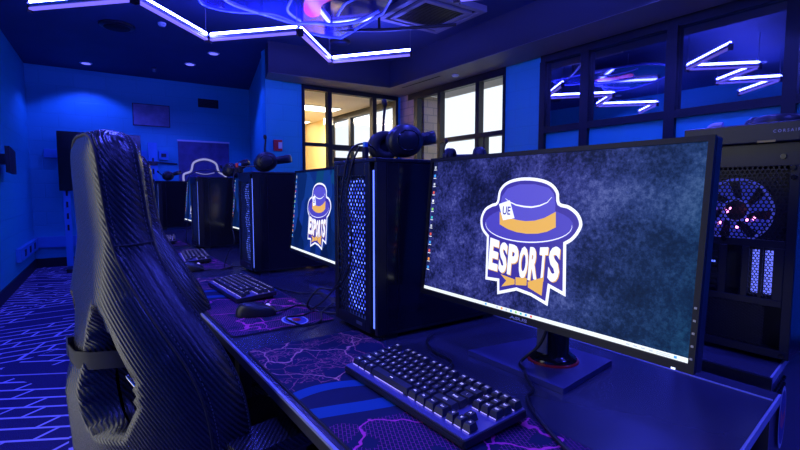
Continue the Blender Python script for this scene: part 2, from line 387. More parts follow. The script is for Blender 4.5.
# left wall in two lengths with an unseen opening, added for the fill lamp, between y=.85 and y=1.85
D0, D1 = .85, 1.85
for nm, y0, y1, z0 in (('wall_left_rear', YS-.15, D0, 0), ('wall_left', D1, YB+.1, 0), ('wall_left_lintel', D0, D1, 2.1)):
    struct(nm, MB().prism([(onleft(y0), y0), (onleft(y1), y1), (onleft(y1)-.12, y1), (onleft(y0)-.12, y0)], z0, ZC), 'wall_y')
struct('wall_left_lamp_backing', MB().box(-2.2, -2.1, -.2, 3.0, 0, 2.4).box(-2.1, -1.1, -.2, -.1, 0, 2.4).box(-2.1, -.95, 2.9, 3.0, 0, 2.4), 'hall_ceiling')  # unseen walls added behind the fill lamp's opening
struct('wall_front', MB().box(-1.4, XR+.1, YS-.15, YS, 0, ZC), 'wall_x')
struct('baseboard_left', MB().prism([(onleft(D1)+.001, D1), (onleft(YB-.02)+.001, YB-.02), (onleft(YB-.02)+.016, YB-.02), (onleft(D1)+.016, D1)], 0, .13), 'base')
struct('baseboard_back', MB().box(-.545, 2.53, YB-.015, YB-.001, 0, .13), 'base')
# bulkhead above the windows
bk = MB(); bk.prism([(1.90, 5.50), (3.56, 5.42), (3.56, YS), (XR+.0, YS), (XR+.0, YW), (1.985, YW)], ZB, ZC-.001)
struct('ceiling_bulkhead', bk, mat('bulkhead_shaded_face', (.035, .035, .05), .6))  # darker colour stands in for shade on the bulkhead face
struct('trim_bulkhead_lit_soffit', MB().prism([(1.895, 5.495), (3.555, 5.415), (3.555, YS), (XR, YS), (XR, YW), (1.985, YW)], ZB-.004, ZB-.0005), 'bulkhead')  # thin pale plate puts the window light into the underside's colour
# right wall : pier, dado below windows, header
SILL = .92
struct('wall_right', MB().box(XR, XR+.14, 3.255, 3.752, 0, ZB)
       .box(XR, XR+.14, 3.752, YW-.22, 0, SILL).box(XR, XR+.14, YS, 3.255, 0, .10).box(XR, XR+.14, YS, .70, 0, ZB), 'wall_y')
struct('wall_window', MB().box(2.46, XR+.14, YW, YW+.13, 0, .6).box(3.985, XR+.14, YW, YW+.13, .6, ZB), 'wall_x')

struct('wall_right_pier', MB().box(XR, XR+.14, YW-.22, YW, 0, ZB-.001), 'brick')
def frame_member(par, name, *b): return MB().box(*b).build(name, 'frame', par, bevel=.004)
# window in the right wall (daylight)
w1 = MB(); f = .055; X0, X1 = XR-.012, XR+.07
w1.box(X0, X1, 3.752, 5.64, ZB-.09, ZB-.001); w1.box(X0, X1, 3.752, 5.64, SILL, SILL+.06)
for y0, y1 in ((3.752, 3.79), (4.17, 4.235), (4.90, 4.965), (5.42, 5.50)): w1.box(X0+.002, X1, y0, y1, SILL+.06, ZB-.09)
w1.box(X0, X1, 3.79, 4.90, 1.745, 1.80)
w1.box(X0, X1, 4.965, 5.42, 1.745, 1.79) ; w1.box(X0+.01, X1, 4.07, 4.10, SILL+.06, 1.745)
win1 = struct('window_1', w1, 'frame'); g = MB().box(XR+.03, XR+.034, 3.79, 5.45, SILL+.06, ZB-.09).build('pane', 'glass', win1)
MB().box(XR-.005, XR+.05, 5.50, 5.638, SILL, ZB-.09).build('window_jamb', 'brick', win1)
# window and door in the end wall (towards the hallway)
w2 = MB(); Y0, Y1 = YW-.012, YW+.08
w2.box(2.46, 3.985, Y0, Y1, 2.435, ZB-.001); w2.box(2.46, 3.985, Y0, Y1, .60, .66)
for x0, x1 in ((2.46, 2.50), (2.835, 2.895), (3.545, 3.61), (3.945, 3.985)): w2.box(x0, x1, Y0+.002, Y1, .66, 2.435)
w2.box(2.50, 2.835, Y0, Y1, 1.70, 1.745); w2.box(2.895, 3.545, Y0, Y1, 1.66, 1.735); w2.box(3.61, 3.945, Y0, Y1, 1.66, 1.71)
win2 = struct('window_2', w2, 'frame'); MB().box(2.50, 3.95, YW+.03, YW+.034, .66, 2.435).build('pane', 'glass', win2)
MB().box(2.93, 3.51, YW+.01, YW+.05, 1.50, 1.56).build('door_rail', 'frame', win2)
# glazed partition, dark room beyond
w3 = MB(); X0 = XR-.02
w3.box(X0, X1, .70, 3.255, 2.42, ZB-.001); w3.box(X0-.01, X1, .70, 3.255, 1.70, 1.765)
w3.box(X0, X1, .70, 3.255, .02, .12); 
for y0, y1 in ((3.19, 3.255), (2.69, 2.775), (1.90, 1.985), (1.12, 1.20), (.70, .76)): w3.box(X0-.012, X1, y0, y1, .1, 2.43)
win3 = struct('window_3', w3, 'frame'); MB().box(XR+.02, XR+.05, .76, 3.2, 1.765, 2.42).build('pane', 'dark_glass', win3)
MB().box(XR+.01, XR+.05, .76, 3.2, .12, 1.70).build('lower_panel', 'smooth_wall', win3)

# hallway seen through window_2 and the outside
hall = MB(); hall.box(XR+.05, XR+.17, 8.35, 11.5, 0, 2.5); hall.box(2.0, XR+.17, 11.4, 11.52, 0, 2.5); hall.box(XR+.05, XR+.17, 5.99, 8.35, 0, .9)
struct('wall_hallway', hall, 'yellow_wall')
struct('wall_hallway_left', MB().prism([(2.36, 6.0), (2.95, 8.6), (2.95, 11.4), (3.03, 11.4), (3.03, 8.6), (2.44, 6.0)], 0, 2.5), 'yellow_wall')
struct('ceiling_hallway', MB().prism([(2.37, 5.995), (XR+.17, 5.995), (XR+.17, 11.5), (2.96, 11.5), (2.96, 8.6)], 2.501, 2.56), 'hall_ceiling')
w4 = MB()
w4.box(XR+.04, XR+.12, 6.0, 8.35, 2.40, 2.5); w4.box(XR+.04, XR+.12, 6.0, 8.35, 1.62, 1.68)
for y in (6.0, 6.75, 7.5, 8.28): w4.box(XR+.04, XR+.12, y, y+.07, .9, 2.4)
win4 = struct('window_4', w4, 'frame'); MB().box(XR+.07, XR+.074, 6.05, 8.3, .9, 2.42).build('pane', 'glass', win4)
LP = [(3.05, 3.75, 7.25, 7.65, 'hallway ceiling light panel nearest the end window'), (3.45, 3.95, 9.0, 9.4, 'smaller hallway ceiling light panel further back')]
for x0, x1, y0, y1, lb in LP:
    t = thing('ceiling_light', lb, 'ceiling light', ((x0+x1)/2, (y0+y1)/2, 2.5)); a, b = (x1-x0)/2, (y1-y0)/2
    MB().box(-a-.02, a+.02, -b-.02, b+.02, -.012, -.0005).build('frame', 'white', t); MB().box(-a, a, -b, b, -.02, -.0125).build('diffuser', 'daylamp', t)
lamp('hallway_lamp', 'AREA', (3.4, 8.0, 2.44), (0, 0, 0), (1, .86, .60), 70, size=1.0)
ex = thing('exit_sign', 'small red exit sign under the hallway ceiling beyond the end window', 'sign', (3.93, 8.1, 2.33))
MB().box(-.09, .09, -.02, .02, 0, .13).build('housing', 'white', ex); MB().text('EXIT', -.07, .07, .03, .10, -.022, fat=.02).build('lettering', em('exit_red', (.9, .22, .10), 1.), ex)
MB().box(-.01, .01, -.01, .01, .13, .169).build('bracket', 'white', ex)
# outside: roof overhang, brick pier of the building, pale ground
struct('trim_roof_overhang', MB().box(XR+.14, XR+.55, 2.6, 5.44, 2.47, 2.60), 'beige')
struct('wall_exterior_pier', MB().box(XR+.14, XR+.42, 5.45, 5.95, 0, 2.47), 'brick')
struct('ground_outside', MB().box(XR+.3, 30, -5, 30, -.12, -.05), mat('pale_paving', (.55, .55, .52), .9))

# ================================================================ CEILING ITEMS
def light_bar(a, b, label, wires):
    a = Vector(a); b = Vector(b); d = (b-a).normalized(); t = thing('light_bar', label, 'light', a, 0, 'suspended zigzag light bars')
    a2 = d*.03; b2 = (b-a)-d*.03
    MB().bar(a2+Vector((0, 0, .014)), b2+Vector((0, 0, .014)), .034, .024).build('housing', 'grey', t)
    off = d.cross(Vector((0, 0, 1))).normalized()
    MB().tube([a2+Vector((0, 0, .042)), b2+Vector((0, 0, .042))], .0125, 10).build('light_tube', 'tube', t)
    MB().bar(a2+Vector((0, 0, -.010)), b2+Vector((0, 0, -.010)), .034, .014).build('diffuser', 'tube_low', t)
    for k, e in enumerate((a2, b2)): MB().bar(e-d*.004*(1 if k else -1)*-1, e+d*.012*(1 if k else -1), .044, .07).build('end_cap', 'steel', t)
    if wires:
        q = MB(); q.cyl((b2.x, b2.y, .03), (b2.x, b2.y, (ZC-.062 if b.x > 2.8 and b.y > 3 else ZC)-a.z-.001), .0028, 6); q.build('suspension_wire', 'grey', t)
    return t
Z1 = 2.485
row1 = [(-.26, 4.58), (.39, 3.92), (1.03, 4.585), (1.64, 3.915), (2.28, 4.625), (2.84, 3.90)]
names1 = ['light bar at the left end of the far zigzag row', 'second light bar from the left of the far zigzag row', 'middle light bar of the far zigzag row', 'short steep light bar of the far zigzag row by the round printed panel', 'light bar at the right end of the far zigzag row, below the air conditioner']
for i in range(5): light_bar((*row1[i], Z1), (*row1[i+1], Z1), names1[i], True)
row2 = [(2.87, 1.98), (2.31, 2.64), (1.77, 2.10), (1.24, 2.76), (.81, 2.19), (.19, 2.88)]
names2 = ['nearer zigzag row, light bar closest to the glazed partition', 'nearer zigzag row, second light bar from the partition', 'nearer zigzag row, third light bar from the partition', 'nearer zigzag row, fourth light bar from the partition', 'nearer zigzag row, light bar furthest from the partition']
for i in range(5): light_bar((*row2[i], Z1+.01), (*row2[i+1], Z1+.01), names2[i], True)
row3 = [(2.9, -.3), (2.3, .4), (1.7, -.25), (1.1, .4), (.5, -.25)]
for i in range(4): light_bar((*row3[i], Z1+.01), (*row3[i+1], Z1+.01), 'light bar of the zigzag row above the nearest desk', True)

# glossy printed panel hanging below the ceiling
pan = thing('ceiling_banner', 'round glossy printed panel hanging flat below the ceiling', 'banner', (2.2, 4.3, 2.70))
outl = [Vector(p+(0,)) for p in ((-.04, -1.09), (.12, -.66), (.13, .18), (-.04, .22), (-.28, .23), (-.38, .06))]+smooth_pts([Vector(p+(0,)) for p in ((-.40, .04), (-.56, -.04), (-.73, -.07), (-.95, .05), (-1.15, .08), (-1.30, -.03), (-1.26, -.41), (-.93, -.93), (-.52, -1.22), (-.2, -1.2))], 5)
pp = [(p[0], p[1]) for p in [(v.x, v.y) for v in [Vector((q[0], q[1], 0)) for q in outl]]]
def gloss_mat(name, c): return mat(name, c, .06, spec=1.)
MB().prism(pp, 0, .014).build('panel', gloss_mat('glossy_blue_print', (.03, .03, .16)), pan)
MB().tube([(x, y, -.004) for x, y in pp], .011, 6, closed=True).build('outline', mat('pale_blue_print', (.16, .20, .75), .2), pan)
pb = mat('pale_blue_print2', (.30, .35, .9), .2)
MB().tube([(v.x, v.y, -.004) for v in smooth_pts([(-1.2, -.25, 0), (-1.03, -.09, 0), (-.69, -.01, 0), (-.44, .03, 0), (-.25, -.10, 0), (-.11, -.14, 0), (.03, -.34, 0), (.06, -.68, 0)], 6)], .012, 6).build('hat_brim_line', pb, pan)
MB().tube([(v.x, v.y, -.004) for v in smooth_pts([(-.69, -.60, 0), (-.63, -.28, 0), (-.54, -.15, 0), (-.42, -.06, 0)], 6)], .012, 6).build('hat_crown_line', pb, pan)
MB().tube([(v.x, v.y, -.004) for v in smooth_pts([(-.19, -.38, 0), (-.25, -.60, 0), (-.25, -.75, 0), (-.20, -.92, 0)], 6)], .009, 6).build('curved_line', pb, pan)
MB().prism([(p.x, p.y) for p in smooth_pts([(-.58, -.62, 0), (-.50, -.33, 0), (-.38, -.20, 0), (-.33, -.30, 0), (-.41, -.51, 0), (-.40, -.72, 0)], 5, True)], -.004, -.0005).build('emblem', mat('pink_red_print', (.9, .03, .12), .3, emi=(.9, .03, .15), st=.25), pan)
q = MB()
for x, y in ((.0, .1), (.0, -.9), (-.6, -.9), (-1.1, -.1)): q.cyl((x, y, .014), (x, y, ZC-2.70-.001), .002, 6)
q.build('suspension_wires', 'grey', pan)

# air conditioner cassette
ac = thing('air_conditioner', 'square ceiling air conditioner cassette with grey frame and dark grille', 'air conditioner', (2.885, 3.68, ZC-.06), R(0))
q = MB(); s = .385
for x0, x1, y0, y1 in ((-s, s, -s, -s+.06), (-s, s, s-.06, s), (-s, -s+.06, -s+.06, s-.06), (s-.06, s, -s+.06, s-.06)): q.box(x0, x1, y0, y1, 0, .058)
q.build('outer_frame', mat('ac_grey', (.30, .27, .26), .5), ac, bevel=.004)
MB().box(-s+.06, s-.06, -s+.06, s-.06, .02, .057).build('air_slot', 'lint', ac)
q = MB(); s2 = .285
for x0, x1, y0, y1 in ((-s2, s2, -s2, -s2+.045), (-s2, s2, s2-.045, s2), (-s2, -s2+.045, -s2+.045, s2-.045), (s2-.045, s2, -s2+.045, s2-.045)): q.box(x0, x1, y0, y1, -.004, .0195)
q.build('inner_frame', mat('ac_grey2', (.30, .27, .26), .5), ac)
q = MB()
for k in range(16): y = -.225+.03*k; q.box(-.238, .238, y-.008, y+.008, .002, .012)
q.box(-.24, .24, -.24, .24, .014, .019); q.build('grille', 'black', ac)
pj = MB(); pj.tube([(3.02, 3.45, 2.68), (2.55, 3.95, 2.68), (2.1, 4.42, 2.72)], .016, 8); pj.cyl((2.5, 4.0, 2.68), (2.5, 4.0, ZC-.001), .014, 8)
tag(pj.build('ceiling_pipe', 'steel'), 'black conduit pipe bent below the ceiling beside the air conditioner', 'pipe')

def disc(name, label, cat, x, y, z, r, h, m, grille=None, lip=None):
    t = thing(name, label, cat, (x, y, z))
    MB().lathe([(0.0001, -h), (r*.8, -h), (r, -h*.5), (r, -.0005), (0.0001, -.0005)]).build('housing', m, t)
    if grille: MB().lathe([(.0001, -h-.004), (r*.72, -h-.004), (r*.74, -h-.0003)]).build('grille' if not lip else lip, grille, t)
    return t
disc('ceiling_speaker', 'large round black ceiling speaker at the upper left', 'speaker', .41, 5.9, ZC, .17, .03, 'steel', 'lint')
disc('ceiling_speaker', 'faint round dark ceiling speaker behind the steep light bar', 'speaker', 2.607, 5.05, ZC, .13, .025, 'steel', 'ceiling')
dl_labels = ['oval recessed downlight on the far left ceiling', 'recessed downlight above the fire alarm pier', 'recessed downlight left of the window pier']
for (x, y), lb in zip(DOWN, dl_labels): disc('downlight', lb, 'ceiling light', x, y, ZC, .075, .008, 'white', em('blue_downlight_%d' % int(x*10), (.15, .15, 1), 1.2), 'lens')
for n_, (x, y) in enumerate(UNSEEN_SPOTS):  # rings added where the unseen spots hang
    struct('trim_%d' % (n_+1), MB(Matrix.Translation((x, y, ZC))).lathe([(.055, -.0005), (.056, -.008), (.072, -.008), (.075, -.0005)]), 'white')
disc('smoke_detector', 'small round white detector on the ceiling between the light bars', 'detector', .795, 5.56, ZC, .04, .03, 'white', 'white', 'sensor')
disc('sprinkler', 'tiny sprinkler head on the ceiling near the back wall', 'sprinkler', .968, 7.65, ZC, .03, .05, 'grey', 'grey', 'nozzle')
disc('smoke_detector', 'small round detector under the bulkhead above the daylight window', 'detector', 3.8, 4.35, ZB, .045, .022, 'white', 'white', 'sensor')
vt = thing('linear_diffuser', 'long slot diffuser under the bulkhead beside the daylight window', 'vent', (3.68, 4.9, ZB))
MB().box(-.035, .035, -.42, .42, -.006, -.0005).build('frame', 'bulkhead', vt); MB().box(-.014, .014, -.40, .40, -.0075, -.0061).build('slot', 'lint', vt)
vt = thing('wall_vent', 'dark louvred vent high on the back block wall', 'vent', (1.85, YB, 2.55))
MB().box(-.16, .16, -.02, -.0005, -.07, .07).build('frame', 'steel', vt)
q = MB()
for k in range(5): q.box(-.14, .14, -.026, -.0205, -.055+.024*k, -.043+.024*k)
q.build('louvres', 'black', vt)

# ================================================================ BACK WALL ITEMS
pic = thing('picture_frame', 'dim unframed picture panel hung high on the back block wall', 'picture', (.995, YB, 2.28))
MB().box(-.26, .26, -.03, -.0005, -.17, .17).build('backing', 'base', pic)
m = mat('mottled_print', (.2, .18, .3), .4, noise=.6, nscale=9); MB().box(-.25, .25, -.033, -.0303, -.16, .16).build('print', m, pic)
bn = thing('banner', 'wide banner on the back wall with a white outlined hat emblem and white top strip', 'banner', (1.76, YB-.03, 1.20))
mb_ = mat('dark_mottled_banner', (.08, .07, .18), .5, noise=.8, nscale=7)
MB().box(-.40, .40, 0, .012, -.5, .70).build('sheet', mb_, bn); MB().box(-.41, .41, -.01, .02, .70, .725).build('top_strip', 'white', bn)
o_ = smooth_pts([(-.33, 0, .02), (-.33, 0, .16), (-.22, 0, .22), (-.17, 0, .36), (.0, 0, .42), (.17, 0, .36), (.22, 0, .22), (.33, 0, .14), (.33, 0, .02)], 6)
MB().tube([(v.x, -.006, v.z) for v in o_], .016, 6).build('hat_outline', em('banner_white', (.35, .35, .6), .7), bn)
MB().tube([(v.x, -.006, v.z) for v in smooth_pts([(-.15, 0, .20), (0, 0, .17), (.15, 0, .20)], 5)], .008, 6).build('hat_line', em('banner_line', (.3, .3, .6), .5), bn)
MB().poly([(-.12, .14), (.0, .10), (.15, .13), (.16, .05), (.06, .0), (-.05, .01)], -.008).build('emblem', 'red', bn)

tv = thing('television_stand', 'dark flat television on a slotted floor stand behind the near chair', 'television', (.28, 7.9, 0), 0)
MB().box(-.50, .50, -.03, .02, 1.10, 1.91).build('screen', 'gloss', tv, bevel=.006)
for s in (-1, 1):
    pst = MB().box(s*.42-.04 if s < 0 else .60, s*.42+.04 if s < 0 else .72, .03, .07, .05, 1.82).build('post', 'greybox', tv)
    xx = -.42 if s < 0 else .66
    for k in range(7): MB().box(xx-.012, xx+.012, .027, .0295, .55+.16*k, .63+.16*k).build('slot', 'base', pst)
    MB().box(xx-.04, xx+.04, -.3, .3, 0, .05).build('foot', 'steel', tv)
MB().box(-.46, .72, .02, .03, 1.48, 1.54).build('crossbar', 'steel', tv)
rw = MB(); rw.box(-.536, 1.9, YB-.06, YB-.001, .29, .44)
tag(rw.build('cable_raceway', 'greybox'), 'long horizontal cable raceway low on the back wall', 'raceway')
q = thing('cable_raceway', 'short socket raceway low on the left wall near the corner', 'raceway', (onleft(7.55), 7.55, .36), R(-3.2+.4))
MB().box(.004, .05, -.72, .72, -.075, .075).build('channel', 'greybox', q)
for k in range(3): MB().box(.051, .055, -.45+.4*k, -.33+.4*k, -.04, .04).build('socket', 'base', q)
for (x, z, a, b, lb) in ((-.30, 1.63, .085, .06, 'pale junction box beside the television on the back wall'), (.82, 1.60, .09, .12, 'pale square control box right of the television'), (1.14, 1.66, .07, .07, 'small control box with dark face left of the banner')):
    t = thing('junction_box', lb, 'box', (x, YB, z)); MB().box(-a, a, -.06, -.0005, -b, b).build('housing', 'greybox', t, bevel=.004)
    MB().box(-a*.5, a*.5, -.064, -.0605, -b*.4, b*.4).build('cover', 'greybox' if x < 1 else 'base', t)
cbx = MB().tube([(.92, YB-.02, 1.55), (1.34, YB-.02, 1.53)], .012, 6)
tag(cbx.build('conduit', 'steel'), 'thin dark conduit running along the back wall to the banner', 'pipe')
al = thing('fire_alarm', 'red and white fire alarm strobe on the blue pier', 'alarm', (2.12, YW, 1.68))
MB().box(-.055, .055, -.035, -.0005, -.07, .07).build('housing', 'red', al, bevel=.004); MB().box(.0, .045, -.05, -.0355, -.04, .04).build('strobe', 'white', al)
ls = thing('wall_monitor', 'dark display bracketed on the left wall at the photo edge', 'monitor', (onleft(6.1)+.1, 6.1, 1.42), R(2))
MB().box(0, .035, -.5, .35, -.14, .10).build('screen', 'base', ls); MB().box(-.095, -.0005, -.1, .1, -.05, .05).build('bracket', 'steel', ls)

# ================================================================ DESKS
XD0, XD1, ZD = .297, 1.025, .74
def desk(y0, y1, label, skew=0.):
    t = thing('desk', label, 'desk', (XD0, y0, 0), 0, 'black gaming desks of the near row'); L = y1-y0; W = XD1-XD0
    sk = [(0, 0), (W, .095)] if skew else [(0, 0), (W, 0)]
    a, b = sk[0][1], sk[1][1]
    MB().prism([(.004, a), (W, b), (W, L), (.004, L)], ZD-.028, ZD).build('desktop', 'desk', t)
    MB().prism([(-.001, a), (.0038, a), (.0038, L), (-.001, L)], ZD-.027, ZD-.0065).build('front_edge', 'desk_side', t)
    MB().prism([(-.0015, a), (.0038, a), (.0038, L), (-.0015, L)], ZD-.0064, ZD-.0005).build('front_edge_strip', 'desk_edge', t)
    MB().prism([(W+.0035, b), (W+.046, b+.006), (W+.046, L), (W+.002, L)], ZD-.028, ZD+.001).build('back_ledge', 'desk', t)
    MB().prism([(W-.001, b+.0005), (W+.003, b+.001), (W+.003, L), (W-.001, L)], ZD-.01, ZD+.0015).build('seam_strip', 'desk_edge', t)
    if skew: MB().bar((0, a-.002, ZD-.008), (W+.046, b+.003, ZD-.008), .004, .016).build('end_edge_strip', 'desk_edge', t)
    MB().box(.03, .06, a+.08, L-.04, ZD-.07, ZD-.0285).build('apron', 'desk_side', t)
    MB().box(W-.05, W-.03, b+.10, L-.06, .30, ZD-.0285).build('modesty_panel', 'desk_side', t)
    for y in (b+.10, L-.12):
        lg = MB(); lg.box(.12, W-.06, y, y+.05, 0, .03); lg.box(.33, .40, y+.002, y+.048, .03, ZD-.0285); lg.box(.05, W-.06, y, y+.05, ZD-.06, ZD-.029)
        lg.build('leg', 'steel', t, bevel=.003)
    return t
desk(.197, 2.46, 'near black desk holding the large monitor and the sharp keyboard', 1)
desk(2.462, 5.6, 'farther black desk of the near row holding the small distant keyboards')
# desks of the opposite row, back to back
t = thing('desk', 'black desk of the opposite row behind the large monitor', 'desk', (1.145, .315, 0))
MB().prism([(.0, .02), (.72, .12), (.72, 3.0), (.0, 3.0)], ZD-.028, ZD).build('desktop', 'desk', t)
MB().bar((0, .018, ZD-.008), (.72, .118, ZD-.008), .004, .016).build('end_edge_strip', 'desk_edge', t)
MB().prism([(.03, .03), (.68, .12), (.68, .15), (.03, .06)], .02, ZD-.03).build('end_panel', 'desk_side', t)
q = MB()
for i in range(9):
    for j in range(2): x = .07+.018*i; q.cyl((x, .03+x*.138-.003-.0055, ZD-.06-.016*j), (x, .03+x*.138-.0045, ZD-.06-.016*j), .0045, 8)
q.build('vent_holes', 'lint', t)
stx = Matrix.Translation((.195, .03+.165*.138-.004, .59)) @ Matrix.Rotation(R(7.9), 4, 'Z')
q = MB(stx); st = [(.045*math.cos(2*PI*k/28), .075*math.sin(2*PI*k/28)) for k in range(28)]
q.poly(st, -.001, 0); q.poly([(a*.86, b*.86) for a, b in st], -.0015, 1); q.poly([(-.03, -.01), (.0, -.03), (.03, -.01), (.03, .02), (0, .0), (-.03, .03)], -.002, 2)
q.build('sticker', ['white', mat('navy_print', (.02, .03, .2), .4), 'red'], t)
for y in (.16, 2.8): MB().box(.3, .38, y, y+.05, 0, ZD-.03).build('leg', 'steel', t)
dv = MB(); dv.prism([(1.128, .325), (1.138, .327), (1.138, 3.2), (1.128, 3.2)], .35, ZD+.004)
tag(dv.build('desk_divider', 'steel'), 'thin black divider plate standing in the gap between the desk rows', 'divider')

# ================================================================ MONITOR
W_, H_ = .632, .336; BZ = .0085
P_white = [(-.0857, .2344), (-.0813, .2586), (-.0617, .2759), (-.0257, .2835), (.0165, .2814), (.0474, .2722), (.0648, .256), (.0701, .2362), (.0902, .2311), (.1104, .2181), (.1196, .1995), (.1138, .1828), (.1027, .1692), (.0907, .1614), (.0985, .0687), (.0642, .0783), (.0621, .0444), (.0213, .0557), (-.0139, .0596), (-.0637, .0428), (-.0667, .0695), (-.1006, .068), (-.1062, .1587), (-.1238, .1741), (-.1293, .1975), (-.1194, .2182), (-.1003, .2288)]
def inset(p, d):
    n = len(p); out = []
    ar = sum(p[i][0]*p[(i+1) % n][1]-p[(i+1) % n][0]*p[i][1] for i in range(n)); sg = 1 if ar > 0 else -1
    for i in range(n):
        a, b, c = Vector(p[i-1]), Vector(p[i]), Vector(p[(i+1) % n]); e1 = (b-a).normalized(); e2 = (c-b).normalized()
        n1 = Vector((-e1.y, e1.x))*sg; n2 = Vector((-e2.y, e2.x))*sg; m = (n1+n2); m /= max(.35, m.length_squared/2) if m.length > 1e-6 else 1
        out.append(tuple(b+m*d))
    return out
def ell(cx, cz, rx, rz, n=30, a0=0, a1=360, tilt=0):
    o = []
    for k in range(n+1):
        a = R(a0+(a1-a0)*k/n); x, z = rx*math.cos(a), rz*math.sin(a); o.append((cx+x*math.cos(tilt)-z*math.sin(tilt), cz+x*math.sin(tilt)+z*math.cos(tilt)))
    return o[:-1] if a1-a0 == 360 else o
def stroke(q, pts, w0, y, mi):
    n = len(pts)
    for i in range(n-1):
        a, b = Vector(pts[i]), Vector(pts[i+1]); e = (b-a).normalized(); nn = Vector((-e.y, e.x))
        wa = w0*(.25+.75*math.sin(PI*(i/(n-1)))) ; wb_ = w0*(.25+.75*math.sin(PI*((i+1)/(n-1))))
        q.poly([tuple(a-nn*wa), tuple(b-nn*wb_), tuple(b+nn*wb_), tuple(a+nn*wa)], y, mi)
def logo(q, dx, sc=1., zc=.165):
    """hat emblem: 0 white, 1 dark purple, 2 hat, 3 crown, 4 yellow"""
    T = lambda p: [(dx+a*sc, zc+(b-zc)*sc) for a, b in p]
    y = -.0006; st = .00025
    hi = P_white[:14]; lo = P_white[14:22]
    wh = [(v[0], v[1]) for v in smooth_pts([(a, 0) for a in ()], 1)] if False else P_white
    top = [(v.x, v.y) for v in smooth_pts([Vector((a, b, 0)) for a, b in P_white[22:]+P_white[:14]], 4)]
    wh = top+P_white[14:22]
    q.poly(T(wh), y, 0); q.poly(T(inset(wh, .0062)), y-st, 1)
    q.poly(T(ell(-.006, .190, .109, .036, tilt=.035)), y-2*st, 2)
    stroke(q, T(ell(-.006, .190, .106, .033, 24, 175, 365, .035)), .0011, y-3*st, 0)
    crown = [(-.072, .190), (-.0745, .225), (-.072, .245), (-.058, .262), (-.028, .270), (.010, .270), (.044, .263), (.056, .252), (.061, .235), (.065, .19)]
    q.poly(T(crown), y-3*st, 3)
    stroke(q, T([(-.0622, .2413), (-.048, .234), (-.0319, .2287), (-.012, .2262), (.0074, .2256), (.026, .229), (.0427, .2355), (.0522, .2456)]), .0016, y-4*st, 0)
    q.poly(T([(-.0746, .2133), (-.0718, .1875), (-.05, .1795), (-.0261, .1748), (0, .1735), (.0273, .1759), (.0475, .181), (.0663, .1905), (.0635, .2189), (.0387, .2062), (.017, .2), (-.0049, .1978), (-.0253, .199), (-.0453, .2018), (-.062, .207)]), y-4*st, 4)
    q.poly(T([(-.0781, .2294), (-.0492, .2378), (-.0331, .2024), (-.0633, .1964)]), y-5*st, 0)
    q.text('UE', *[dx+sc*v for v in (-.066, -.045)], *[zc+(v-zc)*sc for v in (.208, .225)], y-6*st, 1, .02)
    # ESPORTS, arched: each letter has its own box
    xs = [-.0955, -.0665, -.0425, -.0135, .0110, .0345, .0560, .0830]
    for i, ch in enumerate('ESPORTS'):
        x0, x1 = xs[i]+.0005, xs[i+1]-.0022
        top_ = lambda x: .1485+((x+.006)/.09)**2*.010; bot = lambda x: .0880+((x+.006)/.09)**2*.004-(.003 if abs(x) < .02 else 0)
        for (ddx, ddz, mi, yy) in ((.0018, -.0016, 4, y-2.5*st), (0, 0, 0, y-3.2*st)):
            f = lambda X, t: zc+((bot((X-dx)/sc)+(top_((X-dx)/sc)-bot((X-dx)/sc))*t+ddz)-zc)*sc
            q.text(ch, dx+(x0+ddx)*sc, dx+(x1+ddx)*sc, 0, 1, yy, mi, .045, skew=f)
    q.poly(T([(-.058, .0857), (-.0201, .0809), (-.0191, .0711), (-.0536, .0608), (-.0416, .0749)]), y-4*st, 4)
    q.poly(T([(-.0182, .0855), (.0104, .0882), (.0104, .0737), (-.0166, .0703)]), y-4*st, 4)
    q.poly(T([(.0126, .0813), (.0485, .096), (.0478, .0608), (.0145, .0707)]), y-4*st, 4)
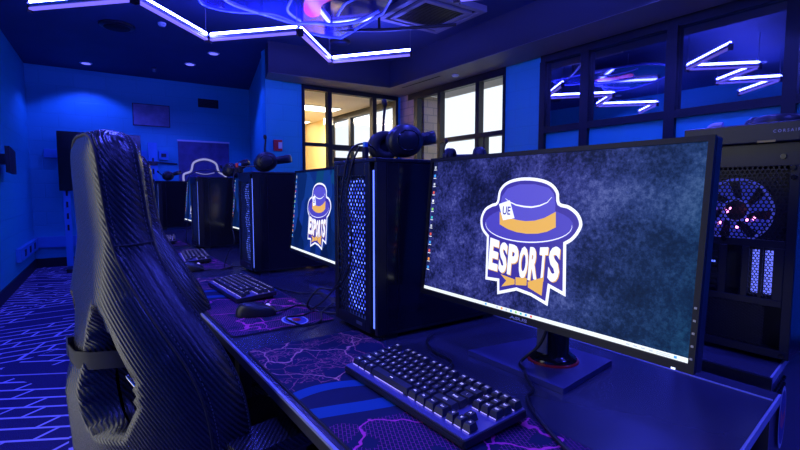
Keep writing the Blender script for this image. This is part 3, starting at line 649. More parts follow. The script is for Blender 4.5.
def monitor(label, loc, rz, paper, detail, logo_dx=0., logo_sc=1.):
    t = thing('monitor', label, 'monitor', loc, rz, None); zb = loc and .125     # bottom edge height above the desk
    X = Matrix.Translation((0, 0, zb)) @ Matrix.Rotation(R(-5.3), 4, 'X')
    hw = W_/2
    case = MB(X); case.box(-hw, hw, .0, .022, 0, H_); case.box(-hw*.9, hw*.9, .022, .034, .02, H_-.02); case.box(-.14, .14, .034, .058, .07, H_-.06)
    body = case.build('housing', 'black', t, bevel=.003)
    bz = MB(X); bz.box(-hw, hw, -.005, -.0002, 0, .0135); bz.box(-hw, hw, -.005, -.0002, H_-BZ, H_)
    bz.box(-hw, -hw+BZ, -.005, -.0002, .0135, H_-BZ); bz.box(hw-BZ, hw, -.005, -.0002, .0135, H_-BZ)
    bo = bz.build('bezel', 'bezel', t)
    if detail:
        MB(X).text('ASUS', -.022, .022, .0035, .0095, -.0055, 0, .03).build('maker_lettering', 'lettergrey', bo)
        q = MB(X)
        for k in range(5): q.box(hw-.0065, hw-.003, -.0058, -.0051, .02+.018*k, .023+.018*k)
        q.build('buttons', 'grey', bo)
        MB(X).box(hw-.03, hw-.024, -.0056, -.0051, .0002, .003).build('power_light', em('power_white', (.7, .8, 1), 1.5), bo)
    sc = MB(X); sc.box(-hw+BZ, hw-BZ, -.0004, -.0001, .0135, H_-BZ)
    so = sc.build('screen', paper, t)
    q = MB(X); q.box(-hw+BZ, hw-BZ, -.0012, -.0005, .0135, .0205 if paper == 'paper_a' else .0215)
    q.build('taskbar', 's_bar', so)
    ic = ['s_grey', 's_blue', 's_grey', 's_red', 's_white', 's_green', 's_teal', 's_grey', 's_red', 's_blue', 's_red', 's_orange', 's_blue']
    pal = ['s_grey', 's_blue', 's_red', 's_green', 's_teal', 's_orange', 's_white']
    q = MB(X)
    for k, c in enumerate(ic):
        z = H_-BZ-.014-.0205*k; q.box(-hw+BZ+.006, -hw+BZ+.0115, -.0012, -.0005, z-.003, z+.003, pal.index(c)); q.box(-hw+BZ+.004, -hw+BZ+.0135, -.0011, -.0005, z-.0065, z-.0050, 6)
    q.build('desktop_icons', pal, so)
    if detail:
        q = MB(X); cols = [1, 0, 5, 0, 1, 3, 4, 1, 2]
        for k, c in enumerate(cols):
            x = -.075+.0125*k+(.0 if k else -.02); q.box(x, x+.0045, -.0017, -.00125, .0152, .0192, c)
        for k in range(4): q.box(.215+.012*k, .221+.012*k, -.0017, -.00125, .0160, .0178, 0)
        q.box(.262, .282, -.0017, -.00125, .0178, .0186, 0); q.box(.262, .282, -.0017, -.00125, .0155, .0163, 0); q.box(.287, .291, -.0017, -.00125, .0155, .019, 1)
        q.build('taskbar_icons', pal, so)
    q = MB(X); logo(q, logo_dx, logo_sc); q.build('hat_logo', ['s_white', 's_purple', 's_hat', 's_hat2', 's_yellow'], so)
    # stand: wedge shaped base plate, ring, pole
    q = MB(); q.prism([(-.14, .035), (-.12, .20), (.12, .20), (.14, .035), (.12, .015), (-.12, .015)][::1], .0, .012) if not detail else q.prism([(-.178, .03), (.080, .033), (.048, .247), (-.15, .235)], 0, .011)
    ba = q.build('stand_base', mat('satin_stand_base', (.06, .06, .15), .25), t, bevel=.002)
    MB().torus((-.03, .145, .0125), .052, .003, 36, 6).build('base_ring', mat('red_ring', (.09, .005, .01), .3, emi=(1, .03, .08), st=.02) if detail else 'matte', ba)
    q = MB(); q.lathe([(.05, .0115), (.05, .018), (.043, .024), (.034, .03), (.0335, .21), (.0001, .21)], 28, xf=Matrix.Translation((-.03, .145, 0)))
    po = q.build('stand_pole', 'gloss', t)
    MB().box(-.045, -.018, .1085, .1112, .032, .20).build('pole_strip', 'grey', po)
    MB(X).box(-.05, -.01, .055, .155, .09, .15).build('pivot', 'black', t)
    return t
STN = R(-90)
monitor('large near monitor with a purple hat logo on grungy wallpaper', (.700, .605, ZD+.0002), STN, 'paper_a', True)
monitor('second monitor with hat logo on blue faceted wallpaper behind the near tower', (.700, 1.565, ZD), R(-95), 'paper_b', False, 0., 1.)
monitor('third monitor mostly hidden behind the second tower, icon column showing', (.80, 2.77, ZD), STN, 'paper_b', False)
monitor('farthest monitor, a sliver of icons showing beside the third tower', (.70, 3.80, ZD), STN, 'paper_b', False)

# ================================================================ PC TOWER
TW, TD, TH = .226, .45, .452
def lattice(q, x0, x1, z0, z1, pitch, wd, y, ang=52, mi=0):
    """crossing diagonal strips clipped to the rectangle"""
    for sg in (1, -1):
        dx, dz = math.cos(R(ang)), sg*math.sin(R(ang)); nx, nz = -dz, dx
        cs = [x*nx+z*nz for x in (x0, x1) for z in (z0, z1)]; c = min(cs)+pitch/2
        while c < max(cs):
            ts = []
            for X_ in (x0, x1):
                t = (X_-c*nx)/dx; z = c*nz+t*dz
                if z0 <= z <= z1: ts.append(t)
            for Z_ in (z0, z1):
                t = (Z_-c*nz)/dz; x = c*nx+t*dx
                if x0 < x < x1: ts.append(t)
            if len(ts) >= 2:
                a, b = min(ts), max(ts); q.bar((c*nx+a*dx, y, c*nz+a*dz), (c*nx+b*dx, y, c*nz+b*dz), wd, .0015, mi, up=(0, 1, 0))
            c += pitch
def fan(par, cx, cz, y, r, ring='fan', blade='fan_blade'):
    f_ = MB().torus((cx, y, cz), r, .0035, 32, 6, ax=(0, 1, 0)).build('fan_ring', ring, par)
    q = MB(); q.torus((cx, y, cz), r*.36, .0028, 20, 6, ax=(0, 1, 0)); q.build('hub_ring', ring, f_)
    q = MB()
    for k in range(7):
        a = 2*PI*k/7; pts = []
        for t, da in ((.36, -.22), (.36, .22), (.95, .62), (.95, .05)): pts.append((cx+r*t*math.cos(a+da), cz+r*t*math.sin(a+da)))
        q.poly(pts[::-1], y+.003)
    q.build('blades', blade, f_)
def tower(label, y0, rz=STN):
    """local x: right, y: depth, z: up; origin at the centre of the front bottom edge"""
    t = thing('computer_tower', label, 'computer', (.600, y0+TW/2, ZD), rz, 'computer towers on the near desks'); h = TW/2
    q = MB(); q.box(-h, h-.006, .02, TD, .014, TH+.008); q.box(-h, h, .02, TD, TH+.0083, TH+.0145)
    q.box(h-.006, h, .02, TD, .014, .03)
    q = MB(); q.box(-h, -h+.004, .03, TD, .014, TH); q.box(-h, h, .03, TD, .012, .02); q.box(-h, h, TD-.006, TD, .02, TH); q.box(-h+.004, h-.005, .05, .054, .02, TH)
    q.build('chassis', 'steel', t)
    MB().box(-h, h, .0, TD, TH, TH+.010).build('top_panel', 'steel', t, bevel=.002)
    sp = MB().box(h-.004, h, .032, TD, .02, TH-.001).build('side_panel', 'panel', t)
    MB().box(h-.0005, h+.0006, .034, .0355, .02, TH-.002).box(h-.0005, h+.0006, .068, .0695, .02, TH-.002).build('panel_trim', 'desk_side', sp)
    x0, x1 = -h+.022, h-.052
    q = MB(); q.box(-h, x0, 0, .03, .014, TH); q.box(x1, x1+.022, 0, .03, .014, TH); q.box(x0, x1, 0, .03, .014, .045); q.box(x0, x1, 0, .03, TH-.032, TH)
    fr = q.build('front_frame', 'steel', t, bevel=.0015)
    q = MB(); q.box(h-.012, h, .004, .0315, .014, TH); q.build('front_pillar', 'black', t)
    MB().box(h-.029, h-.0125, .020, .03, .02, TH-.004).build('pillar_recess', 'lint', t)
    MB().box(h-.020, h-.0125, .0045, .0075, .03, TH-.02).build('light_strip', 'led', t)
    q = MB(); lattice(q, x0, x1, .045, TH-.032, .0125, .0050, .006); q.build('mesh_grille', 'steel', t)
    MB().box(x0, x1, .032, .036, .04, TH-.04).build('fan_cavity', 'fanback', t)
    for z in (.112, .235, .358): fan(t, (x0+x1)/2+.012, z, .020, .052)
    MB().box(h-.1, h-.07, -.0005, -.0001, .025, .034).build('badge', 'grey', fr)
    for x in (-h+.02, h-.02):
        for y in (.05, TD-.05): q = MB(); q.box(x-.014, x+.014, y-.02, y+.02, .0, .0125); q.build('foot', 'matte', t)
    return t
tw0 = tower('near black tower with glowing blue mesh front beside the large monitor', .979)
dup(tw0, (.632, 2.071+TW/2, ZD), STN, 'second black tower from the front, headset with tall microphone on top')
dup(tw0, (.618, 3.163+TW/2, ZD), STN, 'third black tower from the front, below the hat banner')
dup(tw0, (.610, 4.90+TW/2, ZD), STN, 'smallest farthest black tower near the back wall')

# tower of the opposite row, its rear towards the camera
def honey(q, x0, x1, z0, z1, s, wd, y, keep=lambda x, z: True):
    dx, dz = s*math.sqrt(3), s*1.5; j = 0; z = z0
    while z < z1:
        x = x0+(dx/2 if j % 2 else 0)
        while x < x1:
            if keep(x, z):
                c = [(x+s*math.cos(R(60*k+30)), z+s*math.sin(R(60*k+30))) for k in range(6)]
                for k in (0, 1, 2): q.bar((c[k][0], y, c[k][1]), (c[k+1][0], y, c[k+1][1]), wd, .0015, up=(0, 1, 0))
            x += dx
        z += dz; j += 1
def rear_tower(label, ynear, rz=STN):
    t = thing('rear_facing_tower', label, 'computer', (1.252, ynear+.115, ZD+.0), rz, 'computer towers of the opposite desk row'); h = .115; H = .485
    # rear plate frame
    q = MB(); q.box(-h, h, 0, .004, .012, .03); q.box(-h, h, 0, .004, H-.05, H); q.box(-h, -h+.016, 0, .004, .03, H-.05); q.box(h-.018, h, 0, .004, .03, H-.05)
    q.box(-h+.016, h-.018, 0, .004, .125, .14); q.box(-h+.016, h-.018, 0, .004, .255, .272); q.box(-.028, -.012, 0, .004, .14, .255); q.box(.018, .032, 0, .004, .14, .255); q.box(.078, h-.018, 0, .004, .14, .255)
    rp = q.build('rear_plate', 'steel', t, bevel=.001)
    q = MB(); q.box(-h, h, .004, .45, H-.006, H); q.box(-h, h, .004, .45, .012, .02); q.box(-h, -h+.003, .004, .45, .02, H); q.box(-h, h, .44, .45, .02, H); q.box(-h+.01, h-.01, .06, .064, .02, H-.01)
    q.build('chassis', 'steel', t)
    MB().box(h-.003, h, .004, .44, .02, H-.007).build('side_panel', 'panel', t)
    q = MB(); honey(q, -h+.018, h-.02, .272, H-.052, .0056, .0028, .002); q.build('fan_grille', 'steel', t)
    fr1 = em('dim_fan_ring', (.10, .13, 1), .3); fb1 = em('dim_fan_blade', (.06, .09, .9), .22)
    fan(t, -.005, .335, .018, .072, fr1, fb1)
    q = MB(); random.seed(3)
    for k in range(9): a = random.uniform(0, 6.28); r = random.uniform(.02, .06); q.ellipsoid((-.02+r*math.cos(a), .014, .315+r*math.sin(a)*.6), .004, .002, .004, 8, 6)
    q.build('magenta_lights', 'magenta', t)
    q = MB()
    for k in range(7): q.box(-h+.02, -.032, .001, .003, .15+.014*k, .154+.014*k)
    q.build('connector_panel', 'black', t)
    q = MB(); random.seed(5)
    for k in range(14): x = -h+.025+.0055*(k % 10); z = .16+.024*(k//4); q.box(x, x+.003, .004, .006, z, z+.006)
    q.build('connector_lights', 'led', t)
    MB().box(.052, .058, .0005, .003, .14, .255).build('slot_divider', 'steel', t)
    for x0, x1 in ((.034, .052), (.058, .076)):
        q = MB(); honey(q, x0, x1, .145, .252, .0040, .0017, .001); q.build('slot_grille', 'steel', t)
    q = MB(); q.box(.036, .050, .010, .012, .150, .248); q.box(.060, .074, .010, .012, .150, .248); q.build('slot_light', em('slot_blue', (.14, .18, 1), 1.1), t)
    q = MB(); lattice(q, -h+.02, h-.05, .032, .123, .006, .0022, .003, 30); q.build('power_supply_grille', 'black', t)
    q = MB()
    for x, z in ((-h+.012, H-.06), (h-.012, H-.055), (h-.010, H-.075), (.085, H-.03), (h-.012, .02), (-.02, .27)): q = MB(); q.cyl((x, -.004, z), (x, -.0001, z), .0055, 12); q.build('thumbscrew', 'gloss', t)
    for x in (-h+.02, h-.02):
        for y in (.05, .4): q = MB(); q.box(x-.012, x+.012, y-.02, y+.02, .0002, .0125); q.build('foot', 'matte', t); return t
rt = rear_tower('black tower at the right edge seen from the rear with lit fan mesh', .335)
dup(rt, (1.30, 1.43+.115, ZD), STN, 'rear of an opposite tower hidden behind the large monitor, headset on top')
# accessory box on the near rear-facing tower
RX = 1.252
bx = thing('headset_stand', 'low black box with grey lettering on top of the rightmost tower', 'stand', (RX, .45, ZD+.4852), STN)
MB().box(-.11, .118, -.02, .02, 0, .044).build('body', 'black', bx, bevel=.003); MB().text('C O R S A I R', .070, .117, .020, .0265, -.0205, 0, .01).build('maker_lettering', 'lettergrey', bx)
MB().box(.042, .075, -.0212, -.0202, .0005, .005).build('sticker', 'gold', bx)

# ================================================================ HEADSETS
def headset(label, loc, rx, rz, boom='up', s=1.):
    """headset: cups at x=+-.08, headband arching over in z; rx lays it down"""
    t = thing('headset', label, 'headset', loc, rz, 'headsets on the towers'); t.rotation_euler = (rx, 0, rz); t.scale = (s, s, s)
    arc = [(.083*math.cos(R(a))*1.0, 0, .02+.10*math.sin(R(a))) for a in range(0, 181, 12)]
    q = MB()
    n_ = len(arc); vv = []
    for i, (ax_, ay_, az_) in enumerate(arc):
        c_ = Vector((ax_, 0, az_-.02)).normalized(); wd_ = .012+.008*math.sin(PI*i/(n_-1))
        for k in range(10): a_ = 2*PI*k/10; vv.append((ax_+c_.x*.006*math.cos(a_), wd_*math.sin(a_), az_+c_.z*.006*math.cos(a_)))
    q.add(vv, [(i*10+k, i*10+(k+1) % 10, (i+1)*10+(k+1) % 10, (i+1)*10+k) for i in range(n_-1) for k in range(10)], 0, True)
    q.add(vv[:10], [tuple(range(10))[::-1]]); q.add(vv[-10:], [tuple(range(10))])
    hb = q.build('headband', 'headset', t)
    q = MB(); q.tube([(.074*math.cos(R(a)), 0, .02+.090*math.sin(R(a))) for a in range(25, 156, 10)], .011, 8); q.build('padding', 'cushion', hb)
    for sx in (-1, 1):
        X = Matrix.Translation((sx*.082, 0, 0)) @ Matrix.Rotation(R(90)*sx, 4, 'Y') @ Matrix.Scale(1.15, 4, (1, 0, 0))
        q = MB(X); q.lathe([(.0001, .022), (.024, .022), (.027, .019), (.036, .016), (.043, .006), (.044, -.006), (.040, -.010), (.0001, -.010)], 28)
        cp = q.build('ear_cup', 'headset', t)
        MB(X).torus((0, 0, .0205), .026, .002, 24, 6).build('cup_ring', 'gloss', cp)
        MB(X).torus((0, 0, -.018), .029, .0135, 24, 8).build('cushion', 'cushion', cp)
    if boom == 'up': pts = [(.095, .0, .0), (.10, .03, .01), (.10, .075, .02), (.10, .11, .03), (.095, .125, .03)]
    else: pts = [(.09, .0, -.02), (.09, .03, -.05), (.07, .07, -.07)]
    q = MB(); q.tube(smooth_pts(pts, 4), .0042, 8); mi_ = q.build('microphone', 'matte', t); 
    e = pts[-1]; MB().ellipsoid(e, .008, .013, .008).build('microphone_tip', 'cushion', mi_)
    return t
TOPZ = ZD+TH+.010
# near tower: cups facing the camera, boom standing up
headset('large black headset lying on the near tower, cup towards the camera, boom up', (.735, 1.10, TOPZ+.050), R(80), R(78), 'up')
headset('headset lying on the hidden opposite tower above the monitor edge', (1.42, 1.56, TOPZ+.068+.0), R(90), R(120), 'side', .9)
headset('black headset on the second tower with a tall boom microphone', (.735, 2.20, TOPZ+.049), R(80), R(75), 'up')
headset('black headset on the third tower in front of the banner', (.86, 3.24, TOPZ+.049), R(60), R(60), 'side')
headset('tiny dark headset on the farthest tower', (.72, 5.02, TOPZ+.049), R(70), R(80), 'side')
headset('black headset lying behind the lettered box at the right photo edge', (RX+.095, .385, ZD+.4852+.036), R(84), R(-90), 'side', .82)

cl = thing('plastic_clip', 'small lilac plastic clip beside the headset on the rightmost tower', 'clip', (RX+.01, .512, ZD+.4852), STN)
MB().tube(smooth_pts([(-.03, .03, .003), (-.026, .03, .03), (-.012, .03, .052), (.012, .03, .054)], 5), .007, 8).build('curved_arm', mat('lilac_plastic', (.45, .38, .7), .35), cl)
MB().box(.004, .028, .022, .044, .0, .046).build('block', 'black', cl, bevel=.003)
# ================================================================ KEYBOARDS
U = .01915
ROWS = [  # (row from the back, list of (text, width in units)), 'g' = gap
 [('Esc', 1), ('g', 1), ('F1', 1), ('F2', 1), ('F3', 1), ('F4', 1), ('g', .5), ('F5', 1), ('F6', 1), ('F7', 1), ('F8', 1), ('g', .5), ('F9', 1), ('F10', 1), ('F11', 1), ('F12', 1), ('g', .25), ('Prt', 1), ('Scr', 1), ('Pau', 1)],
 [(c, 1) for c in '`1234567890-=']+[('Back', 2), ('g', .25), ('Ins', 1), ('Hom', 1), ('PgU', 1)],
 [('Tab', 1.5)]+[(c, 1) for c in 'QWERTYUIOP[]']+[('\\', 1.5), ('g', .25), ('Del', 1), ('End', 1), ('PgD', 1)],
 [('Caps', 1.75)]+[(c, 1) for c in "ASDFGHJKL;'"]+[('Enter', 2.25)],
 [('Shift', 2.25)]+[(c, 1) for c in 'ZXCVBNM,./']+[('Shift', 2.75), ('g', 1.25), ('^', 1)],
 [('Ctrl', 1.25), ('Win', 1.25), ('Alt', 1.25), ('', 6.25), ('Alt', 1.25), ('Fn', 1.25), ('Menu', 1.25), ('Ctrl', 1.25), ('g', .25), ('<', 1), ('v', 1), ('>', 1)]]
def keymesh(txt, wu):
    q = MB(); a = wu*U/2-.0009; b = U/2-.0009; t = .0028
    v = [(-a, -b, 0), (a, -b, 0), (a, b, 0), (-a, b, 0), (-a+t, -b+t, .0105), (a-t, -b+t, .0105), (a-t, b-t*.5, .0112), (-a+t, b-t*.5, .0112)]
    q.add(v, [(0, 3, 2, 1), (4, 5, 6, 7), (0, 1, 5, 4), (1, 2, 6, 5), (2, 3, 7, 6), (3, 0, 4, 7)], 0)
    if txt:
        vs, fs = glyphs(txt, .01); ax_ = min(p[0] for p in vs); bx = max(p[0] for p in vs); az = min(p[1] for p in vs); bz = max(p[1] for p in vs)
        k = min(.0070*max(1, wu*.8)/max(bx-ax_, .01), .0042/max(bz-az, .2)); cx, cz = (ax_+bx)/2, (az+bz)/2
        q.add([((p[0]-cx)*k, .001+(p[1]-cz)*k, .01125) for p in vs], fs, 1)
    else: q.box(-.004, .004, -.001, .0003, .0108, .0112, 1)
    q.box(-a*.8, a*.8, -b-.0010, -b-.0002, -.0010, .0002, 2)
    return q.mesh('key', ['key', 'legend', 'keyglow'])
def keyboard(label, loc, rz, full=True):
    t = thing('keyboard', label, 'keyboard', loc, rz, 'compact glowing keyboards'); WD, DP = 18.25*U+.012, .138
    T = Matrix.Rotation(R(4), 4, 'X')
    q = MB(T); q.rbox(-WD/2, WD/2, -DP/2, DP/2, .001, .013, .004); q.box(-WD/2+.004, WD/2-.004, -DP/2-.0015, -DP/2+.0, .003, .009)
    cs = q.build('case', 'kbcase', t, (0, 0, .006))
    MB(T).rbox(-WD/2+.002, WD/2-.002, -DP/2+.002, DP/2-.002, .0131, .0146, .004).build('plate', 'kbplate', t, (0, 0, .006))
    cache = {}
    yb = DP/2-.0125
    for r, row in enumerate(ROWS):
        x = -18.25*U/2; y = yb-(r*U*1.0+(.004 if r else 0))
        for txt, wu in row:
            if txt != 'g':
                k = (txt, wu)
                if k not in cache: cache[k] = keymesh(txt, wu)
                o = bpy.data.objects.new('key', cache[k]); COL.objects.link(o); o.parent = t
                p = T @ Vector((x+wu*U/2, y, .0165)); o.location = (p.x, p.y, p.z+.006); o.rotation_euler = (R(4), 0, 0)
            x += wu*U
    for x in (-WD/2+.02, WD/2-.02): MB().box(x-.01, x+.01, DP/2-.03, DP/2-.01, .0, .0115).build('foot', 'matte', t); MB().box(x-.01, x+.01, -DP/2+.01, -DP/2+.02, .0, .005).build('foot', 'matte', t)
    return t
ZM = ZD+.0045
k1 = keyboard('large sharp black keyboard glowing blue in front of the big monitor', (.512, .664, ZM), STN+R(1))
dup(k1, (.480, 1.745, ZM), STN+R(2), 'keyboard behind the black mouse in front of the second monitor')
dup(k1, (.498, 2.70, ZM), STN-R(6), 'third keyboard from the front, seen over the chair shoulder')
dup(k1, (.50, 3.72, ZM), STN-R(8), 'smallest farthest keyboard near the back of the row')

# ================================================================ DESK MATS
def mat_obj(label, yc, L=.90):
    t = thing('desk_mat', label, 'desk mat', (.458, yc, ZD+.0003), STN, 'map printed desk mats')
    MB().rbox(-L/2, L/2, -.148, .148, 0, .0030, .016).build('rubber_sheet', 'matte', t)
    MB().rbox(-L/2+.003, L/2-.003, -.145, .145, .00305, .0038, .014).build('printed_cloth', 'map', t)
    q = MB(); c = (L/2-.10, -.06) 
    q = MB(Matrix.Translation((L/2-.058, .045, .0041)) @ Matrix.Rotation(R(-90), 4, 'X') @ Matrix.Rotation(R(0), 4, 'Y'))
    q.poly(ell(0, 0, .052, .036, 24), 0, 0); q.poly(ell(0, 0, .047, .031, 24), -.0002, 1); q.poly(ell(.0, .005, .018, .012, 18), -.0004, 2); q.text('ESPORTS', -.03, .03, -.018, -.004, -.0004, 0, .02)
    return t, q
for i, (lb, yc) in enumerate((('map printed desk mat under the large near keyboard', .642), ('map printed desk mat under the black mouse and second keyboard', 1.665), ('third map printed desk mat from the front', 2.76), ('farthest map printed desk mat', 3.85))):
    t, q = mat_obj(lb, yc)
    if i < 2: q.build('emblem', ['s_white', mat('mat_navy%d' % i, (.03, .05, .4), .5), 'red'], t)
M['s_white2'] = M['white']
for o in bpy.data.objects:
    if o.name.startswith('emblem') and o.parent and o.parent.name.startswith('desk_mat'): o.data.materials[0] = mat('mat_print_white', (.6, .65, .8), .5)

# ================================================================ MICE
def mouse(label, loc, rz):
    t = thing('mouse', label, 'mouse', loc, rz, 'black computer mice')
    q = MB(); n, m_ = 20, 10; v = []
    for j in range(m_+1):
        tt = j/m_
        for k in range(n):
            a = 2*PI*k/n; rx = .031*(1-.12*math.cos(2*a)); ry = .060
            s_ = math.cos(tt*PI/2)**.55 if j < m_ else 0.0
            x = rx*math.cos(a)*s_; y = ry*math.sin(a)*s_; z = .037*math.sin(tt*PI/2)**.8*(1-.22*(y/.06)); v.append((x, y, z+.001))
    q.add(v, [(j*n+k, j*n+(k+1) % n, (j+1)*n+(k+1) % n, (j+1)*n+k) for j in range(m_) for k in range(n)], 0, True)
    q.build('shell', 'black', t)
    q = MB(); q.torus((0, .034, .0275), .005, .003, 16, 8, ax=(1, 0, 0)); q.build('scroll_wheel', 'keyglow', t)
    q = MB(); q.tube([(0, .018, .0375), (0, .056, .022)], .0008, 5); q.build('button_split', 'lint', t)
    return t
m1 = mouse('black mouse on the second desk mat, nearest mouse', (.425, 1.385, ZM), R(-90-25))
dup(m1, (.415, 2.335, ZM), R(-110), 'small distant black mouse beside the third keyboard')
dup(m1, (.43, 3.33, ZM), R(-110), 'tiny farthest black mouse')

# ================================================================ CABLES
def cable(label, pts, r=.0028, k=8):
    return tag(MB().tube(smooth_pts(pts, k), r, 8).build('cable', 'cable'), label, 'cable', 'black desk cables')
Zc = ZD+.007
cable('black cable running from the monitor stand over its base to the keyboard side', [(.80, .60, .88), (.79, .625, .80), (.765, .655, .757), (.735, .62, .757), (.722, .605, .750), (.69, .56, Zc), (.655, .545, Zc), (.62, .50, Zc), (.585, .44, Zc+.002), (.56, .38, Zc+.003), (.55, .30, Zc)], .0034)
cable('thin cable trailing from the near tower to the keyboard back', [(.745, .93, Zc), (.70, .90, Zc), (.67, .84, Zc), (.66, .76, Zc), (.61, .72, Zc+.004), (.592, .70, ZM+.016)])
cable('headset cable hanging down the mesh front of the near tower', [(.69, 1.12, TOPZ+.03), (.64, 1.10, TOPZ+.045), (.600, 1.11, TOPZ+.02), (.592, 1.14, 1.12), (.592, 1.16, 1.02), (.592, 1.14, .93), (.590, 1.17, .86), (.575, 1.23, .80), (.57, 1.29, Zc+.02), (.60, 1.36, Zc), (.68, 1.33, Zc)])
cable('second cable draped on the near tower front from the plug', [(.612, 1.075, TOPZ+.035), (.597, 1.09, TOPZ-.01), (.592, 1.115, 1.10), (.592, 1.09, 1.00), (.592, 1.11, .90), (.588, 1.19, .84), (.575, 1.26, .83), (.56, 1.31, .78), (.585, 1.33, Zc), (.64, 1.25, Zc)])
cable('mouse cable looping over the second desk mat', [(.475, 1.35, ZM+.012), (.53, 1.40, Zc), (.58, 1.42, Zc), (.60, 1.35, Zc), (.54, 1.30, Zc), (.46, 1.23, Zc+.02), (.50, 1.19, Zc), (.56, 1.22, Zc), (.60, 1.30, Zc), (.68, 1.38, Zc)])
cable('cable lying behind the second keyboard', [(.552, 1.80, ZM+.015), (.60, 1.75, Zc), (.64, 1.6, Zc), (.70, 1.55, Zc), (.76, 1.40, Zc)])
cable('tangled cable hanging on the second tower front', [(.70, 2.20, TOPZ+.03), (.62, 2.25, TOPZ+.02), (.594, 2.24, 1.15), (.592, 2.20, 1.05), (.590, 2.26, .96), (.588, 2.22, .88), (.58, 2.30, .82), (.57, 2.34, Zc), (.62, 2.40, Zc)])
cable('cable from the mouse of the third station', [(.45, 2.30, ZM+.012), (.53, 2.27, Zc), (.60, 2.32, Zc), (.68, 2.30, Zc)])
cable('thin headset cable arching on the third tower', [(.80, 3.24, TOPZ+.03), (.70, 3.28, TOPZ+.05), (.60, 3.30, TOPZ+.01), (.592, 3.31, 1.1), (.59, 3.34, .95), (.58, 3.38, .80), (.60, 3.42, Zc)])
def plug(label, loc, m='s_blue'):
    t = thing('usb_plug', label, 'plug', loc, STN); MB().box(-.008, .008, -.006, .006, 0, .032).build('grip', 'matte', t, bevel=.002); MB().box(-.006, .006, -.004, .004, .0322, .045).build('connector', 'greybox', t)
plug('upright cable plug on the front corner of the near tower', (.622, 1.065, TOPZ+.0002))
plug('small cable plug on top of the second tower', (.63, 2.25, TOPZ+.0002))
sd = thing('red_plug', 'tiny red connector standing on the second tower', 'plug', (.625, 2.275, TOPZ+.0002)); MB().cyl((0, 0, 0), (0, 0, .025), .006, 10).build('body', 'matte', sd); MB().cyl((0, 0, .0252), (0, 0, .045), .008, 10).build('cap', 'red', sd)

# ================================================================ GAMING CHAIR
def inside(p, poly):
    c = False; n = len(poly)
    for i in range(n):
        (x1, y1), (x2, y2) = poly[i], poly[i-1]
        if (y1 > p[1]) != (y2 > p[1]) and p[0] < (x2-x1)*(p[1]-y1)/(y2-y1)+x1: c = not c
    return c
def dist(p, loops):
    d = 9.
    for L in loops:
        n = len(L)
        for i in range(n):
            a, b = L[i-1], L[i]; vx, vy = b[0]-a[0], b[1]-a[1]; t = max(0, min(1, ((p[0]-a[0])*vx+(p[1]-a[1])*vy)/(vx*vx+vy*vy+1e-12)))
            dd = (p[0]-a[0]-t*vx)**2+(p[1]-a[1]-t*vy)**2; d = min(d, dd)
    return math.sqrt(d)
half = [(0, .378), (.034, .378), (.064, .370), (.085, .352), (.096, .322), (.103, .27), (.110, .215), (.122, .165), (.138, .128), (.166, .082), (.202, .022), (.236, -.040), (.258, -.11), (.266, -.19), (.262, -.27), (.235, -.36), (.12, -.39), (0, -.395)]
outer = half+[(-x, z) for x, z in half[-2:0:-1]]
outer = [(v.x, v.y) for v in smooth_pts([Vector((a, b, 0)) for a, b in outer], 4, True)][::-1]
hole = [(.074, .055), (.094, .048), (.115, .010), (.140, -.040), (.147, -.10), (.132, -.150), (.10, -.170), (.064, -.150), (.050, -.11), (.045, -.05), (.046, .005), (.056, .040)]
hole = [(a+.016+(.010 if a > .12 else 0), b) for a, b in hole]
hole = [(v.x, v.y) for v in smooth_pts([Vector((a, b, 0)) for a, b in hole], 3, True)]
hole2 = [(-x, z) for x, z in hole]
LEAN = R(3.5); ZO = .85
def back_pt(u, s, n):
    n += .10*(max(0, abs(u)-.10)/.18)**1.5 if s < .30 else 0
    return (u, n*math.cos(LEAN)-s*math.sin(LEAN), ZO+s*math.cos(LEAN)+n*math.sin(LEAN))
def cap_pts():
    pts = [Vector(p) for p in outer+hole+hole2]; n0, n1 = len(outer), len(hole)
    def ring(a, n): return [(a+i, a+(i+1) % n) for i in range(n)]
    edges = ring(0, n0)+ring(n0, n1)+ring(n0+n1, n1); g = .011
    for i in range(-28, 29):
        for j in range(-36, 33):
            p = (i*g+(g/2 if j % 2 else 0), j*g)
            if inside(p, outer) and not inside(p, hole) and not inside(p, hole2) and dist(p, (outer, hole, hole2)) > g*.55: pts.append(Vector(p))
    vs, _, fs, _, _, _ = delaunay_2d_cdt(pts, edges, [], 0, 1e-6)
    out = []
    for f in fs:
        c = (sum(vs[i].x for i in f)/3, sum(vs[i].y for i in f)/3)
        if inside(c, outer) and not inside(c, hole) and not inside(c, hole2): out.append(tuple(f))
    return vs, out
CV, CF = cap_pts()
CD = [(dist((v.x, v.y), (outer,)), dist((v.x, v.y), (hole, hole2))) for v in CV]
TH_ = lambda u, s: .066+.006*max(0, min(1, (.17-s)/.15))
def dome(d, w_, h): t = min(1, d/w_); return h*math.sqrt(max(0, 1-(1-t)**2))
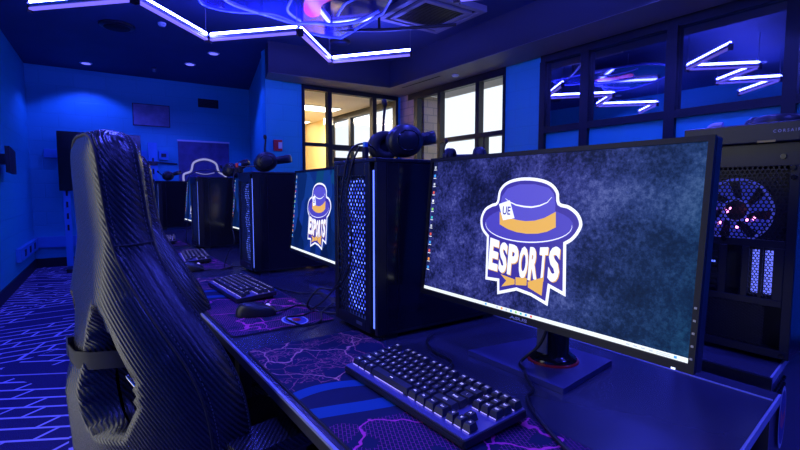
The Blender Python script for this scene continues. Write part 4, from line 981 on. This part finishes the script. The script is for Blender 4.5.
def make_chair(label, loc, rz):
    t = thing('gaming_chair', label, 'chair', loc, rz, 'black racing style gaming chairs')
    q = MB(); vr = []; vf = []
    for v, (d1, d2) in zip(CV, CD):
        s_ = v.y; r_ = dome(d1, .07, .034)*(1-.62*max(0, min(1, (s_-.06)/.12))) ; lo = max(0, min(1, (.05-s_)/.16)); r_ += .034*lo*max(0, 1-abs(v.x)/.22); r_ = min(r_, dome(d2, .028, .045+.03*lo))
        if s_ < -.05 and abs(v.x) < .16: r_ += .010*min(1, (-.05-s_)/.04)*(1-abs(v.x)/.16)
        vr.append(back_pt(v.x, v.y, -r_))
        fr_ = min(dome(d1, .05, .022), dome(d2, .03, .022)); th = TH_(v.x, v.y)
        fr_ *= .8
        vf.append(back_pt(v.x, v.y, th+fr_ if d1 > .001 and d2 > .001 else th))
    q.add(vr, [f for f in CF], 0, True); q.add(vf, [f[::-1] for f in CF], 0, True)
    def band(loop, sg, bul):
        n = len(loop); ks = [0, .12, .3, .5, .7, .88, 1]; vv = []
        for kk in ks:
            for i, (u, s) in enumerate(loop):
                a, b = Vector(loop[i-1]), Vector(loop[(i+1) % n]); e = (b-a).normalized(); nn = Vector((e.y, -e.x))*sg; o_ = bul*math.sin(PI*kk)**.7
                vv.append(back_pt(u+nn.x*o_, s+nn.y*o_, TH_(u, s)*kk))
        m_ = len(ks); q.add(vv, [(j*n+i, j*n+(i+1) % n, (j+1)*n+(i+1) % n, (j+1)*n+i) for j in range(m_-1) for i in range(n)], 0, True)
    ar = sum(outer[i-1][0]*outer[i][1]-outer[i][0]*outer[i-1][1] for i in range(len(outer)))
    band(outer, 1 if ar > 0 else -1, .010)
    arh = sum(hole[i-1][0]*hole[i][1]-hole[i][0]*hole[i-1][1] for i in range(len(hole)))
    band(hole, -1 if arh > 0 else 1, .002); band(hole2, 1 if arh > 0 else -1, .002)
    bk_ = q.build('backrest', 'leather', t)
    q = MB(); q.tube([back_pt(u, s, -.001) for u, s in outer], .0026, 6, closed=True); q.tube([back_pt(u, s, TH_(u, s)) for u, s in outer], .0024, 6, closed=True)
    q.tube([back_pt(a, .172-.14*abs(a)*0, TH_(a, .17)*b) for a, b in ((.121, 0), (.130, .25), (.132, .5), (.130, .75), (.121, 1))], .0020, 6)
    q.build('piping', 'matte', bk_)
    # stitching next to the seams
    L = len(outer); th_ = M.setdefault('thread', mat('thread_grey', (.07, .07, .085), .5))
    for kk, off in ((.07, .0035), (.90, .004)):
        q = MB()
        for i in range(L):
            a, b = Vector(outer[i-1]), Vector(outer[i]); n_ = max(1, int((b-a).length/.0065)); e = (b-a).normalized(); nn = Vector((e.y, -e.x))*(1 if ar > 0 else -1)
            for j in range(n_):
                p0 = a.lerp(b, j/n_)+nn*off*1.25; p1 = a.lerp(b, (j+.55)/n_)+nn*off*1.25
                q.bar(back_pt(p0.x, p0.y, TH_(p0.x, p0.y)*kk), back_pt(p1.x, p1.y, TH_(p1.x, p1.y)*kk), .0012, .0012)
        q.build('stitching', th_, bk_)
    # strap round the middle column
    sp = [(.120, .05), (.098, .0), (.062, -.042), (.03, -.060), (-.03, -.060), (-.062, -.042), (-.098, .0), (-.120, .05)]
    q = MB(); vv = [back_pt(u, -.045+ds, n_) for u, n_ in sp for ds in (-.017, .017)]+[back_pt(u, -.045+ds, n_+.002) for u, n_ in sp for ds in (-.017, .017)]
    n = len(sp); o2 = 2*n
    q.add(vv, [(2*i, 2*i+1, 2*i+3, 2*i+2) for i in range(n-1)]+[(o2+2*i, o2+2*i+2, o2+2*i+3, o2+2*i+1) for i in range(n-1)], 0, True)
    q.build('strap', 'matte', t)
    q = MB(); q.add([], []); q.box(-.070, -.052, -.054, -.042, ZO-.065, ZO-.025); q.build('strap_buckle', 'steel', t)
    q = MB(); q.cyl(back_pt(.050, -.085, .01), back_pt(.128, -.145, .03), .0045, 10); q.build('hinge_rod', 'chrome', t)
    # seat, arms, base
    q = MB(); pr = [(-.20, -.0), (.20, .0), (.255, .12), (.26, .40), (.22, .50), (-.22, .50), (-.26, .40), (-.255, .12)]
    pr = [(v.x, v.y) for v in smooth_pts([Vector((a, b, 0)) for a, b in pr], 4, True)]
    q.prism(pr, .40, .45); q.prism([(a*.94, b*.94+.015) for a, b in pr], .45, .475); q.prism([(a*.70, b*.86+.03) for a, b in pr], .475, .49)
    q.build('seat', 'leather', t, bevel=.012)
    for s in (-1, 1):
        a = thing('armrest', '', '', (0, 0, 0)); del a['label']; del a['category']; a.parent = t
        MB().rbox(s*.30-.045, s*.30+.045, .12, .38, .638, .664, .02).build('arm_pad', 'leather', a)
        q = MB(); q.box(s*.30-.03, s*.30+.03, .21, .28, .623, .6375); q.box(s*.30-.016, s*.30+.016, .225, .265, .37, .623); q.box(min(s*.30, s*.1), max(s*.30, s*.1), .225, .265, .355, .385)
        q.build('arm_post', 'black', a)
        for k_ in ():
            pass
    MB().box(-.10, .10, .14, .34, .34, .399).build('tilt_mechanism', 'steel', t)
    for s in (-1, 1): MB().box(s*.235-.008, s*.235+.008, -.02, .12, .42, .56).build('recline_bracket', 'steel', t)
    MB().cyl((0, .24, .10), (0, .24, .34), .025, 16).build('gas_lift', 'steel', t)
    q = MB()
    for k in range(5): a = 2*PI*k/5+.3; q.tube([(0, .24, .12), (.30*math.cos(a), .24+.30*math.sin(a), .075)], [.032, .018], 8)
    q.build('star_base', 'black', t)
    for k in range(5):
        a = 2*PI*k/5+.3; x, y = .30*math.cos(a), .24+.30*math.sin(a); q = MB()
        q.cyl((x-.022, y, .03), (x-.008, y, .03), .03, 16); q.cyl((x+.008, y, .03), (x+.022, y, .03), .03, 16); q.cyl((x, y, .03), (x, y, .075), .008, 8); q.cyl((x-.022, y, .03), (x+.022, y, .03), .008, 8); q.build('caster', 'matte', t)
    return t
CH_YAW = R(11-90)
ch = make_chair('large near black carbon-look gaming chair at the left, seen from behind', (.031, 1.10, 0), CH_YAW)
dup(ch, (.125, 1.77, 0), R(-80), 'second black gaming chair half hidden behind the near chair')
# ground everything: drop empties labels on sub-empties
